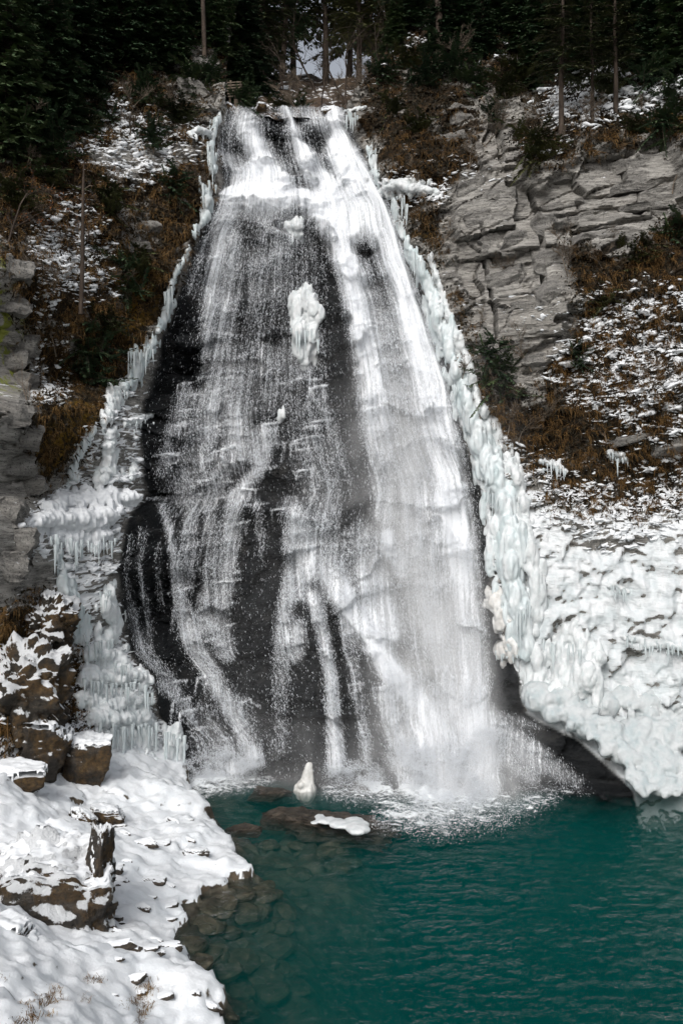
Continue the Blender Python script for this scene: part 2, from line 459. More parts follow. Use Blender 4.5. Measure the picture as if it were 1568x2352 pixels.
class G:
    """small shorthand for wiring nodes"""
    def __init__(self, nt): self.nt = nt

    def n(self, t, **kw):
        x = self.nt.nodes.new(t)
        for k, v in kw.items(): setattr(x, k, v)
        return x

    def link(self, a, b): self.nt.links.new(a, b)

    def val(self, inp, v):
        if hasattr(v, 'is_linked') or hasattr(v, 'links'):
            self.link(v, inp)
        else:
            inp.default_value = v

    def math(self, op, a, b=0.0, clamp=False):
        x = self.n('ShaderNodeMath', operation=op, use_clamp=clamp)
        self.val(x.inputs[0], a)
        self.val(x.inputs[1], b)
        return x.outputs[0]

    def attr(self, name):
        return self.n('ShaderNodeAttribute', attribute_name=name).outputs['Fac']

    def coord(self, scale=(1, 1, 1), rot=(0, 0, 0)):
        t = self.n('ShaderNodeTexCoord')
        m = self.n('ShaderNodeMapping')
        m.inputs['Scale'].default_value = scale
        m.inputs['Rotation'].default_value = rot
        self.link(t.outputs['Object'], m.inputs['Vector'])
        return m.outputs[0]

    def noise(self, vec, scale, detail=4, rough=0.55, dist=0.0):
        x = self.n('ShaderNodeTexNoise')
        self.link(vec, x.inputs['Vector'])
        x.inputs['Scale'].default_value = scale
        x.inputs['Detail'].default_value = detail
        x.inputs['Roughness'].default_value = rough
        x.inputs['Distortion'].default_value = dist
        return x.outputs['Fac']

    def ramp(self, fac, stops):
        x = self.n('ShaderNodeValToRGB')
        e = x.color_ramp.elements
        while len(e) < len(stops): e.new(0.5)
        for el_, (p, c) in zip(e, stops):
            el_.position = p
            el_.color = (*c, 1) if len(c) == 3 else c
        self.link(fac, x.inputs[0])
        return x.outputs[0]

    def mapr(self, v, a, b, c=0.0, d=1.0, smooth=True):
        x = self.n('ShaderNodeMapRange')
        if smooth: x.interpolation_type = 'SMOOTHSTEP'
        self.val(x.inputs[0], v)
        for i, t in enumerate((a, b, c, d)): x.inputs[i + 1].default_value = t
        return x.outputs[0]

    def mix(self, f, a, b):
        x = self.n('ShaderNodeMix', data_type='RGBA')
        self.val(x.inputs[0], f)
        for s, v in ((6, a), (7, b)):
            if isinstance(v, tuple): x.inputs[s].default_value = (*v, 1)
            else: self.link(v, x.inputs[s])
        return x.outputs[2]

    def bump(self, h, strength, dist, nrm=None):
        x = self.n('ShaderNodeBump')
        x.inputs['Strength'].default_value = strength
        x.inputs['Distance'].default_value = dist
        self.link(h, x.inputs['Height'])
        if nrm: self.link(nrm, x.inputs['Normal'])
        return x.outputs[0]

    def up(self):
        g = self.n('ShaderNodeNewGeometry')
        s = self.n('ShaderNodeSeparateXYZ')
        self.link(g.outputs['Normal'], s.inputs[0])
        return s.outputs[2]


SNOW = (0.80, 0.815, 0.83)


def cliff_material():
    m, nt, p, out = new_mat('cliff')
    g = G(nt)
    c = g.coord()
    cs = g.coord((0.55, 0.8, 3.2), (0, math.radians(8), 0))
    strata = g.noise(cs, 1.6, 7, .62)
    big = g.noise(c, .5, 4)
    fine = g.noise(c, 9, 5, .65)
    rock = g.ramp(strata, [(.28, (.07, .066, .06)), (.42, (.21, .20, .185)), (.56, (.33, .315, .29)), (.74, (.47, .45, .415))])
    rock = g.mix(g.mapr(big, .45, .7, 0, .55), rock, g.mix(fine, (.20, .18, .155), (.46, .43, .39)))
    grain = g.noise(g.coord((1, 1, 1.8)), 20, 6, .85)
    rock = g.mix(g.mapr(grain, .46, .34, 0, .7), rock, (.06, .058, .055))
    rock = g.mix(g.mapr(grain, .56, .70, 0, .55), rock, (.50, .49, .46))
    crack = g.noise(g.coord((.5, .5, 5.5), (0, math.radians(9), 0)), 1.3, 5, .7)
    rock = g.mix(g.mapr(g.math('ABSOLUTE', g.math('SUBTRACT', crack, .5)), .022, .0, 0, .85), rock, (.018, .017, .016))
    lich = g.math('MULTIPLY', g.attr('lichen'), g.mapr(g.noise(c, 2.2, 5), .48, .58))
    rock = g.mix(lich, rock, (.23, .25, .05))
    soil = g.ramp(g.noise(c, 3.4, 7, .7), [(.30, (.007, .006, .004)), (.47, (.022, .015, .009)), (.60, (.060, .037, .018)), (.74, (.14, .095, .05))])
    soil = g.mix(g.math('MULTIPLY', g.attr('moss'), g.mapr(g.noise(c, 1.7, 4), .35, .6)), soil, g.ramp(fine, [(.3, (.045, .030, .004)), (.5, (.17, .10, .016)), (.7, (.26, .14, .03))]))
    gf = g.math('ADD', g.math('SUBTRACT', g.math('MULTIPLY', g.attr('grass'), .62), g.math('MULTIPLY', g.attr('rock'), .45)), g.math('MULTIPLY', g.math('SUBTRACT', g.noise(c, 1.1, 6, .65), .5), 2.4))
    col = g.mix(g.mapr(gf, .22, .48), rock, soil)
    wet = g.attr('wet')
    wetc = g.ramp(g.noise(c, 1.4, 6, .6), [(.3, (.005, .006, .007)), (.55, (.013, .014, .015)), (.75, (.034, .032, .030))])
    col = g.mix(wet, col, wetc)
    # snow lies where the ground is flat enough and sheltered
    sn = g.attr('snow')
    s = g.math('ADD', g.math('MULTIPLY', sn, 1.25), g.math('MULTIPLY', g.up(), .85))
    s = g.math('ADD', s, g.math('MULTIPLY', g.math('SUBTRACT', g.noise(c, 3.2, 6, .68), .5), 1.7))
    s = g.math('ADD', s, g.math('MULTIPLY', g.math('SUBTRACT', g.noise(c, .8, 3), .5), .8))
    s = g.math('ADD', s, g.math('MULTIPLY', g.attr('frost'), .22))
    sf = g.math('MULTIPLY', g.mapr(s, 1.02, 1.16), g.mapr(sn, .02, .12))
    sf = g.math('MULTIPLY', sf, g.math('SUBTRACT', 1.0, wet))
    snowc = g.mix(g.math('MULTIPLY', g.attr('frost'), .7), SNOW, g.ramp(g.noise(c, 2.2, 5), [(.35, (.54, .60, .615)), (.6, (.74, .76, .77))]))
    col = g.mix(sf, col, snowc)
    g.link(col, p.inputs['Base Color'])
    rgh = g.math('MULTIPLY', wet, -.40)
    g.link(g.math('ADD', rgh, .9), p.inputs['Roughness'])
    p.inputs['Specular IOR Level'].default_value = .12
    h = g.math('ADD', g.noise(cs, 5, 6, .7), g.math('MULTIPLY', g.noise(c, 14, 4, .7), .6))
    b1 = g.bump(h, .75, .10)
    b2 = g.bump(sf, .6, .07, b1)
    g.link(b2, p.inputs['Normal'])
    return m


def simple_mat(name, stops, scale=3.0, rough=.85, bump=.3, bdist=.03, stretch=(1, 1, 1), spec=.3, sss=0.0, detail=5):
    m, nt, p, out = new_mat(name)
    g = G(nt)
    c = g.coord(stretch)
    n = g.noise(c, scale, detail, .6)
    g.link(g.ramp(n, stops), p.inputs['Base Color'])
    p.inputs['Roughness'].default_value = rough
    p.inputs['Specular IOR Level'].default_value = spec
    if bump:
        g.link(g.bump(g.noise(c, scale * 3, 5, .65), bump, bdist), p.inputs['Normal'])
    if sss:
        p.inputs['Subsurface Weight'].default_value = sss
        p.inputs['Subsurface Radius'].default_value = (.10, .16, .18)
        p.inputs['Subsurface Scale'].default_value = 1.0
    return m


MAT = {}
MAT['cliff'] = cliff_material()
MAT['snow'] = simple_mat('snow', [(.3, (.74, .76, .78)), (.7, SNOW)], 2.5, .8, .35, .03)
MAT['ice'] = simple_mat('ice', [(.30, (.45, .53, .54)), (.5, (.57, .62, .63)), (.68, (.67, .695, .70))], 2.6, .38, .4, .03, (1, 1, .45), .5)
MAT['white_ice'] = simple_mat('white_ice', [(.3, (.50, .545, .552)), (.6, (.68, .695, .70))], 5, .5, .5, .04, (1, 1, .6), .4)
MAT['left_ice'] = simple_mat('left_ice', [(.3, (.62, .675, .68)), (.6, (.82, .835, .84))], 5, .5, .5, .04, (1, 1, .6), .4)  # white_ice with a lighter colour, to offset the shade left of the fall
MAT['cream_ice'] = simple_mat('cream_ice', [(.3, (.52, .50, .47)), (.6, (.68, .675, .66))], 4, .5, .5, .04, (1, 1, .6), .4)


def rock_snow_material(name, rock_stops, thr=.45, moss=0.0, scale=2.5):
    m, nt, p, out = new_mat(name)
    g = G(nt)
    c = g.coord()
    rock = g.ramp(g.noise(g.coord((.7, .7, 2.2)), scale, 7, .65), rock_stops)
    if moss:
        rock = g.mix(g.math('MULTIPLY', g.mapr(g.noise(c, 1.5, 6, .65), .42, .6), moss), rock, g.ramp(g.noise(c, 9, 4), [(.3, (.03, .02, .006)), (.55, (.11, .06, .018)), (.75, (.17, .11, .035))]))
    s = g.math('ADD', g.up(), g.math('MULTIPLY', g.math('SUBTRACT', g.noise(c, 3.4, 6, .68), .5), 1.5))
    sf = g.mapr(s, thr, thr + .12)
    g.link(g.mix(sf, rock, SNOW), p.inputs['Base Color'])
    p.inputs['Roughness'].default_value = .85
    gr = g.noise(c, 20, 4, .75)
    rock = g.mix(g.mapr(gr, .48, .36, 0, .75), rock, (.01, .009, .008))
    g.link(g.mix(sf, rock, SNOW), p.inputs['Base Color'])
    b = g.bump(g.math('ADD', g.noise(c, 6, 7, .75), gr), 1.0, .07)
    g.link(g.bump(sf, .5, .05, b), p.inputs['Normal'])
    return m


MAT['boulder'] = rock_snow_material('mossy_boulder', [(.3, (.008, .007, .005)), (.5, (.032, .025, .018)), (.7, (.11, .09, .07))], .50, .85)
MAT['bank'] = None

# ------------------------------------------------------------------ the rock amphitheatre: depth Y over (x, z)
CP = [  # (u, v, Y)
    # face under the fall
    (520, 250, 37.6), (650, 250, 38.0), (790, 250, 37.6), (510, 345, 37.0), (650, 345, 37.2), (830, 345, 37.0), (520, 440, 36.2), (680, 440, 36.0), (860, 440, 36.2),
    (420, 700, 34.6), (600, 700, 34.5), (800, 700, 34.3), (960, 700, 34.4), (350, 900, 33.5), (600, 900, 33.4), (850, 900, 33.2), (1030, 900, 33.4),
    (340, 1150, 32.2), (600, 1150, 32.0), (850, 1150, 32.0), (1100, 1150, 32.4), (300, 1400, 31.2), (600, 1400, 31.2), (850, 1400, 31.0), (1110, 1400, 31.6),
    (360, 1600, 30.4), (600, 1600, 30.6), (850, 1600, 30.1), (1100, 1600, 30.6), (430, 1780, 30.2), (600, 1780, 30.2), (850, 1780, 29.6), (1080, 1780, 29.3),
    (430, 1900, 29.6), (850, 1900, 28.6), (1100, 1900, 28.0),
    # left wall
    (-150, 0, 39), (0, 0, 39), (200, 0, 41), (400, 0, 43), (520, 0, 46), (-150, 300, 31), (0, 300, 32), (200, 200, 37), (400, 180, 39), (500, 200, 39.5), (300, 350, 34.8), (470, 330, 36.2),
    (-150, 600, 26.5), (0, 600, 27.5), (150, 600, 31), (300, 600, 33), (420, 560, 34.6), (-150, 900, 25.2), (0, 900, 26.2), (60, 900, 27.2), (120, 900, 30), (250, 850, 32), (330, 830, 33),
    (-150, 1200, 24.5), (0, 1200, 25.5), (60, 1180, 27), (150, 1130, 29.8), (150, 1200, 28.6), (300, 1125, 31.3), (280, 1200, 30.3), (130, 1350, 27.9), (240, 1400, 29.3), (0, 1400, 25.2), (90, 1450, 27.0),
    (200, 1550, 28.4), (300, 1600, 29.2), (150, 1650, 26.8), (0, 1600, 24.5), (-150, 1500, 23.5), (300, 1750, 28.4), (200, 1750, 26.6), (0, 1750, 23.6), (300, 1900, 27.4), (0, 1900, 22.8), (-150, 1900, 22),
    # right wall
    (870, 300, 36.8), (880, 420, 35.6), (1000, 300, 36.6), (960, 440, 34.9), (1000, 200, 38), (880, 200, 39), (880, 0, 47), (1000, 60, 42), (1150, 0, 43), (1300, 0, 43), (1568, 0, 42), (1720, 0, 41), (1150, 150, 38.5), (1300, 200, 37), (1450, 230, 35.6), (1568, 230, 34.6), (1720, 230, 33.5),
    (1150, 300, 36), (1300, 330, 34.2), (1450, 310, 33.8), (1568, 320, 33.2), (1000, 500, 34.4), (1200, 500, 33.6), (1400, 480, 32.9), (1568, 480, 32.6), (1720, 480, 31.5),
    (1020, 700, 33.5), (1150, 700, 32.9), (1300, 700, 32.2), (1450, 750, 31.9), (1568, 750, 31.3), (1720, 750, 30.5), (1090, 900, 32.6), (1200, 900, 32.3), (1350, 900, 31.9), (1480, 940, 30.9), (1568, 940, 30.4), (1720, 940, 29.8),
    (1140, 1050, 31.8), (1250, 1080, 31.8), (1400, 1080, 31.9), (1568, 1080, 31.3), (1180, 1200, 31.1), (1300, 1200, 30.8), (1450, 1200, 30.8), (1568, 1200, 30.3), (1720, 1200, 29.5),
    (1190, 1400, 30.6), (1350, 1400, 30.1), (1568, 1400, 29.4), (1720, 1400, 28.6), (1200, 1540, 30.5), (1350, 1560, 29.8), (1568, 1560, 29.2), (1720, 1560, 28.4),
    (1200, 1650, 30.4), (1300, 1710, 29.5), (1420, 1790, 28.7), (1568, 1830, 28.2), (1720, 1830, 27.6), (1300, 1900, 28.6), (1568, 1950, 27.6),
]
_cp = np.array([(at(u, v, Y).x, at(u, v, Y).z, Y) for u, v, Y in CP])
GX0, GX1, GZ0, GZ1, STEP = -15.5, 15.5, -1.6, 33.0, 0.055
_cx = np.arange(GX0 - 1, GX1 + 1.01, .4)
_cz = np.arange(GZ0 - 1, GZ1 + 1.01, .4)
_QX, _QZ = np.meshgrid(_cx, _cz)
_base = rbf(_cp[:, :2], _cp[:, 2], np.stack([_QX.ravel(), _QZ.ravel()], -1)).reshape(_QX.shape)
_base = np.clip(_base, 20, 52)

gx = np.arange(GX0, GX1, STEP)
gz = np.arange(GZ0, GZ1, STEP)
NC, NR = len(gx), len(gz)
X, ZZ = np.meshgrid(gx, gz)
YB = bilinear(_base, GX0 - 1, GZ0 - 1, .4, X, ZZ)
U = 784 + F * X / YB
V_ = 1176 + F * (CAM_Z - ZZ) / YB
wf = sample(M_fall_soft, U, V_)
_wu, _wv = 34 * fbm(X * .55 + 3, ZZ * .55, 9.1, 4, .6), 30 * fbm(X * .55, ZZ * .55 + 8, 2.9, 4, .6)
a_snow, a_grass, a_rock = (sample(m_, U + _wu * .6, V_ + _wv * .6) for m_ in (M_snow, M_grass, M_rock))
a_rock = np.minimum(a_rock + 0 * U, sample(M_rock, U + _wu, V_ + _wv) + .15)
a_grass = sample(M_grass, U + _wu, V_ + _wv)
a_moss, a_lich, a_frost = sample(M_moss, U, V_), sample(M_lichen, U, V_), sample(M_frost, U, V_)
wx = fbm(X * .35, ZZ * .35, 3.1, 4)
wz = fbm(X * .5, ZZ * .5, 8.7, 4)
f1 = fbm(X * 1.3, ZZ * 1.3, 1.7, 5, .55)
f2 = noise3(X * 4.5, ZZ * 4.5, 5.5) + .5 * noise3(X * 9.5, ZZ * 9.5, 2.5)
# bare bedded rock: beds rise to the right, blocks stand proud of one another
q = ZZ - .15 * X + .07 * wz + .02 * f1
cv1, cb1, ct1 = cells(X * .42 + .5 * wx, q * .75 + 3, 5)
cv2, cb2, ct2 = cells(X * 1.1 + .4 * wz + 7, q * 2.4, 31)
cv5, cb5, ct5 = cells(X * 2.6 + .5 * f1, q * 5.5 + .3 * f1, 55)
d_rock = (cv1 - .5) * .8 + ct1 * .5 + (cv2 - .5) * .28 + ct2 * .3 + (cv5 - .5) * .13 + ct5 * .12 + terrace(q, .95, .12) * .5 + terrace(q + .1 * wx, .23, .2) * .6 + .06 * f1 + .03 * f2
xw = X + .35 * wx + .10 * f1 + .25 * ZZ * .3
bk = (bricks(xw, q, 1.5, 3.0, 3) - .5) * .75 + (bricks(xw, q + .05 * f1, .46, 1.5, 9) - .5) * .30 + (bricks(xw, q + .03 * f1, .17, .7, 21) - .5) * .13
d_rock = (bricks(xw, q, 2.4, 3.6, 3) - .5) * .7 + (bricks(xw, q + .04 * f1, .62, 2.4, 9) - .5) * .13 + (bricks(xw, q + .02 * f1, .13, 1.4, 21) - .5) * .055 + (cv1 - .5) * .3 + ct1 * .5 + (cv5 - .5) * .03 + .06 * f1 + .025 * f2 + .6 * sample(M_groove, U, V_)
d_rock += .16 * np.exp(-(cb1 / .03) ** 2)
# rough vegetated slope: tussocks and little ledges
q2 = ZZ + .55 * wz + .1 * X
cv3, cb3, ct3 = cells(X * 1.5 + wz, ZZ * 1.8 + wx, 77)
f3 = fbm(X * .8 + 4, ZZ * 1.1, 6.6, 5, .6)
d_soil = .36 * f1 + .3 * f3 + .40 * terrace(q2 + .5 * f3, .85, .35) + .22 * terrace(ZZ + .7 * f1, .31, .4) + .09 * f2 + (cv3 - .5) * .22 + ct3 * .3
d_soil = .5 * d_soil + .8 * bk * (.55 + .9 * sstep(-.3, .4, wz)) + .2 * (cv1 - .5)
d_soil = d_soil + 1.1 * ((bricks(X + .4 * wx, ZZ + .15 * wz + .1 * f1, 1.1, 1.3, 5) - .5) + .5 * ct1) * sstep(230, 120, U) * sstep(1320, 1400, V_)
# ice wall: cauliflower lumps with flutes
bl = np.abs(noise3(X * 1.1, ZZ * .9, 4.4)) + .5 * np.abs(noise3(X * 2.6, ZZ * 1.9, 7.4)) + .22 * np.abs(noise3(X * 6, ZZ * 4.2, 1.4)) + .12 * np.abs(noise3(X * 12, ZZ * 8, 2.2))
d_ice = .62 * bl - .25 + .3 * (cv1 - .5)
# rock beneath the water: stepped with shallow ledges
q3 = ZZ - .05 * X + .5 * wz
cv4, cb4, ct4 = cells(X * .6 + .6 * wx, q3 * .95 + 1.5, 13)
d_fall = .40 * terrace(q3, 1.45, .18) + .28 * terrace(q3 + .2 * wx, .52, .25) + (cv4 - .5) * .5 + ct4 * .5 + (bricks(X + .5 * wx, q3 - .22 * X, .55, 1.1, 41) - .5) * .30 + .16 * f1 + .03 * f2
ledge = 0
for v0, y0, amt in ((347, 37.1, .55), (446, 36.1, .85), (1152, 32.2, .6), (900, 33.4, .3), (985, 33, .3)):
    z0 = CAM_Z - (v0 - 1176) / F * y0
    ledge = ledge + (amt * (sstep(780, 690, U) if v0 == 446 else 1.0)) * np.exp(-np.abs(ZZ - z0 + .25 * wz) / 1.1) * np.sign(ZZ - z0 + .25 * wz) * np.minimum(1, np.abs(ZZ - z0 + .25 * wz) / .12)
d_fall = d_fall + ledge * .6
w_rock = sstep(.2, .7, a_rock)
w_ice = sstep(.3, .8, a_frost) * (1 - w_rock)
d_side = d_rock * w_rock + (1 - w_rock) * (d_soil * (1 - w_ice) + d_ice * w_ice)
recess = np.interp(V_, [200, 300, 900, 1300, 1600, 1750], [.9, 1.0, .8, .5, .35, 0.0])
YS = YB + d_side * (1 - wf) + (d_fall + recess) * wf
a_wet = np.clip(sstep(.25, .75, wf), 0, 1)


def surf(x, z):
    return bilinear(YS, GX0, GZ0, STEP, np.asarray(x, float), np.asarray(z, float))


def surf_uv(u, v, lift=0.0):
    """world points of the rock surface seen at (u, v), moved lift towards the viewer"""
    u, v = np.asarray(u, float), np.asarray(v, float)
    Y = np.full(u.shape, 33.0)
    for _ in range(8):
        x = (u - 784) / F * Y
        z = CAM_Z - (v - 1176) / F * Y
        Y = Y * .4 + surf(x, z) * .6
    Y = Y - lift
    return np.stack([(u - 784) / F * Y, Y, CAM_Z - (v - 1176) / F * Y], -1)


def sp(u, v, lift=0.0):
    return Vector(surf_uv(np.array([u]), np.array([v]), lift)[0])


# faces: leave the notch above the lip open, hand the rest to three pieces of the setting
fu = (U[:-1, :-1] + U[1:, 1:]) / 2
fv = (V_[:-1, :-1] + V_[1:, 1:]) / 2
lip_l = np.interp(fv, [-900, 0, 150, 240], [560, 545, 520, 520])
lip_r = np.interp(fv, [-900, 0, 100, 170, 240], [990, 960, 900, 845, 795])
lip_top = 246 + 6 * np.sin(fu * .05) + np.where((fu > 700) & (fu < 790), 8, 0)
notch = (fv < lip_top) & (fu > lip_l) & (fu < lip_r)
infall = sample(M_fall, fu, fv) > .5
allV = np.stack([X, YS, ZZ], -1).reshape(-1, 3)
attrs = dict(snow=a_snow.ravel(), grass=a_grass.ravel(), rock=a_rock.ravel(), moss=a_moss.ravel(), lichen=a_lich.ravel(), frost=a_frost.ravel(), wet=a_wet.ravel())
for nm, keep, lab in (('cliff_under_waterfall', infall & ~notch, 'dark wet stepped rock face behind the falling water'),
                      ('cliff_left', ~infall & ~notch & (fu < 660), 'shaded gorge wall with brown grass and snow left of the waterfall'),
                      ('cliff_right', ~infall & ~notch & (fu >= 660), 'grey bedded rock wall with snow ledges right of the waterfall')):
    v_, f_, a_ = compact(allV, grid_faces(NR, NC, keep), attrs)
    me = mesh_np(nm, v_, f_, a_, smooth=False)
    me.polygons.foreach_set('use_smooth', a_['frost'][f_].mean(1) > .4)
    o = obj(nm, me, MAT['cliff'])
    tag(o, lab, 'cliff', kind='structure')
# ------------------------------------------------------------------ bank, pool bed and the ground round the pool: height over (x, y)
SHORE = [(430, 1770), (440, 1830), (490, 1868), (482, 1890), (530, 1930), (548, 1975), (586, 1998), (575, 2016), (522, 2024), (518, 2040), (462, 2058), (450, 2082),
         (410, 2090), (434, 2116), (400, 2140), (398, 2165), (430, 2190), (440, 2222), (490, 2262), (516, 2285), (520, 2312), (500, 2338), (516, 2352)]
M_land = poly(SHORE + [(516, 2360), (-10, 2360), (-10, 1700), (300, 1700)]) * 1.0
M_land = blur(M_land, 3)
BP = []
for u, v in SHORE[1:]:
    p = on_pool(u, v)
    BP.append((p.x, p.y, .02))
for u, v, Y in ((300, 1850, 25.2), (200, 1900, 23.2), (100, 1830, 24), (0, 1800, 22.5), (-150, 1800, 21), (0, 1950, 20), (100, 1960, 20), (0, 2300, 13), (-150, 2300, 12), (200, 2300, 14.6), (350, 2200, 17), (400, 2350, 15.3),
                (300, 2050, 20), (420, 1950, 23.0), (350, 1780, 27.5), (430, 1880, 25.2), (200, 2120, 18.2), (100, 2150, 16.5), (-150, 2050, 17), (500, 1980, 22.6), (300, 1950, 22), (0, 2100, 16)):
    p = at(u, v, Y)
    BP.append((p.x, p.y, p.z))
for u, v, z in ((470, 1850, -.5), (520, 1860, -1.4), (620, 1830, -1.2), (700, 1900, -.45), (780, 1905, -.3), (650, 1880, -.5), (850, 1960, -1.2), (640, 1990, -.6), (600, 1960, -.7), (760, 1990, -.9), (640, 2060, -.75), (540, 2090, -.5), (700, 2150, -1.2), (520, 2180, -.65),
                (600, 2250, -1.2), (560, 2330, -.8), (720, 2330, -1.9), (860, 2250, -2.4), (900, 2050, -2.9), (1000, 1950, -3.6), (1200, 1950, -3.6), (1100, 2150, -3.8), (1300, 2250, -3.2), (1500, 2100, -3.2), (1400, 1900, -2.4), (1560, 1900, -1.6), (1250, 1840, -2.4), (900, 1860, -2.6), (1000, 2340, -2.8), (1300, 2340, -2.2), (1500, 2330, -2.0), (1100, 1860, -3.2), (760, 1850, -.5)):
    p = on_pool(u, v)
    BP.append((p.x, p.y, z))
for x, y, z in ((-14, 8, 2.2), (-6, 6, 1.4), (-2, 6, .1), (3, 6, -1.4), (9, 6, -.6), (15, 6, 1), (13, 16, -1.0), (16, 16, .5), (13, 24, -1.4), (16, 25, 0), (-15, 16, 3.2), (-15, 24, 4.0)):
    BP.append((x, y, z))
BP = np.array(BP)
BX0, BX1, BY0, BY1, BS = -15.5, 16.5, 5.0, 30.6, .07
_cx = np.arange(BX0 - 1, BX1 + 1.01, .35)
_cy = np.arange(BY0 - 1, BY1 + 1.01, .35)
_QX, _QY = np.meshgrid(_cx, _cy)
_bb = rbf(BP[:, :2], BP[:, 2], np.stack([_QX.ravel(), _QY.ravel()], -1), .01).reshape(_QX.shape)
bx = np.arange(BX0, BX1, BS)
by = np.arange(BY0, BY1, BS)
BXX, BYY = np.meshgrid(bx, by)
BZ = bilinear(_bb, BX0 - 1, BY0 - 1, .35, BXX, BYY)
bu = 784 + F * BXX / BYY
bv = 1176 + F * CAM_Z / BYY
land = sample(M_land, bu, bv) * (bv > 1765)
land = np.where(bu < 0, 1.0, land)
g1 = fbm(BXX * .7, BYY * .7, 2.2, 5, .5)
g2 = fbm(BXX * 2.3, BYY * 1.6, 6.2, 4, .55)
gc, gb, gt = cells(BXX * .8 + .4 * g1, BYY * 1.0 + .5 * g1, 3)
snowz = np.maximum(BZ, .03) + .17 + .10 * g1 + .09 * g2 + .022 * noise3(BXX * 6, BYY * 5, 3.3) + .012 * noise3(BXX * 13, BYY * 11, 1.3) + .07 * (gc - .5) + .4 * terrace(BZ + .12 * g1, .22, .35) - .20 * np.exp(-(gb / .045) ** 2) * sstep(.15, .5, noise3(BXX * .9, BYY * .9, 7.7))
sc, sb, st = cells(BXX * 1.7 + .3 * g1, BYY * 1.5, 9)
bedz = np.minimum(BZ, -.06 + .0 * BZ) + .10 * g1 + .13 * (sc - .5) - .12 * np.exp(-(sb / .12) ** 2) + .06 * g2
lw = sstep(.30, .70, land + .22 * g2)
BZF = bedz * (1 - lw) + snowz * lw


def ground(x, y):
    return bilinear(BZF, BX0, BY0, BS, np.asarray(x, float), np.asarray(y, float))


def gp(u, v):
    """point of the ground seen at (u, v)"""
    best = None
    for Y in np.arange(9, 30, .05):
        p = at(u, v, Y)
        if float(ground(p.x, p.y)) >= p.z:
            best = p
            break
    return best or on_pool(u, v)


def bank_material():
    m, nt, p, out = new_mat('bank')
    g = G(nt)
    c = g.coord()
    lw_ = g.attr('land')
    stone = g.ramp(g.noise(c, 1.3, 7, .65), [(.28, (.020, .022, .015)), (.45, (.055, .050, .034)), (.6, (.12, .10, .07)), (.75, (.20, .17, .12))])
    vor = g.n('ShaderNodeTexVoronoi')
    g.link(g.coord((1, 1.3, 1)), vor.inputs['Vector'])
    vor.inputs['Scale'].default_value = 1.9
    stone = g.mix(.45, stone, g.mix(g.mapr(vor.outputs['Distance'], .1, .6), g.n('ShaderNodeRGB').outputs[0], (.035, .033, .024)))
    for n_ in nt.nodes:
        if n_.type == 'RGB': n_.outputs[0].default_value = (.20, .18, .13, 1)
    rockc = g.ramp(g.noise(c, 4, 6, .65), [(.3, (.02, .017, .012)), (.6, (.09, .065, .04)), (.8, (.18, .15, .12))])
    s = g.math('ADD', g.math('MULTIPLY', g.up(), 1.0), g.math('MULTIPLY', g.math('SUBTRACT', g.noise(c, 2.6, 6, .65), .5), .55))
    sf = g.mapr(s, .52, .62)
    col = g.mix(sf, rockc, g.ramp(g.noise(c, 1.2, 4), [(.3, (.73, .76, .785)), (.65, SNOW)]))
    g.link(g.mix(g.mapr(lw_, .42, .5), stone, col), p.inputs['Base Color'])
    p.inputs['Roughness'].default_value = .8
    b = g.bump(g.noise(c, 5, 6, .65), .35, .05)
    g.link(g.bump(sf, .4, .05, g.bump(g.noise(c, 22, 4, .7), .3, .03, b)), p.inputs['Normal'])
    return m


MAT['bank'] = bank_material()
o = obj('ground', mesh_np('ground', np.stack([BXX, BYY, BZF], -1).reshape(-1, 3), grid_faces(len(by), len(bx)), dict(land=lw.ravel())), MAT['bank'])
tag(o, 'snow covered shore sloping under the pool as a stony bed', 'ground', kind='structure')

# ------------------------------------------------------------------ pool water, a closed body
wxs = np.arange(-15, 16, .10)
wys = np.arange(5.2, 32.5, .10)
WX, WY = np.meshgrid(wxs, wys)
far = np.clip((WY - 14) / 16, 0, 1)
WZ = .022 * fbm(WX * 1.1, WY * 1.9, .3, 3) + .014 * fbm(WX * 2.6 + .5 * WY, WY * 4.2, 3.3, 3)
WZ *= (1.9 - .9 * far)
n = WX.size
top = np.stack([WX, WY, WZ], -1).reshape(-1, 3)
bot = top.copy()
bot[:, 2] = -7
fq = grid_faces(len(wys), len(wxs))
idx = np.arange(n).reshape(WX.shape)
rim = np.concatenate([idx[0, :], idx[1:, -1], idx[-1, -2::-1], idx[-2:0:-1, 0]])
nx = np.roll(rim, -1)
side = np.stack([rim, rim + n, nx + n, nx], -1)
me = mesh_np('pool_water', np.concatenate([top, bot]), np.concatenate([fq, fq[:, ::-1] + n, side]))
m, nt, p, out = new_mat('pool_water')
g = G(nt)
nt.nodes.remove(p)
tr = g.n('ShaderNodeBsdfTransparent')
gl = g.n('ShaderNodeBsdfGlossy')
gl.inputs['Roughness'].default_value = .06
fr = g.n('ShaderNodeFresnel')
fr.inputs['IOR'].default_value = 1.33
c = g.coord((1, 1.7, 1), (0, 0, math.radians(-12)))
b = g.bump(g.math('MULTIPLY', g.math('ADD', g.noise(c, 2.6, 4, .6, .4), g.math('MULTIPLY', g.noise(c, 7, 3, .6), .35)), g.mapr(g.noise(c, .28, 2), .35, .65, .45, 1.35)), 1.0, .19)
g.link(b, fr.inputs['Normal'])
g.link(b, gl.inputs['Normal'])
mx = g.n('ShaderNodeMixShader')
g.link(g.math('MULTIPLY', g.math('POWER', fr.outputs[0], 2.0), .65, True), mx.inputs[0])
g.link(tr.outputs[0], mx.inputs[1])
g.link(gl.outputs[0], mx.inputs[2])
g.link(mx.outputs[0], out.inputs['Surface'])
vol = g.n('ShaderNodeVolumePrincipled')
vol.inputs['Color'].default_value = (.002, .265, .242, 1)
vol.inputs['Density'].default_value = .34
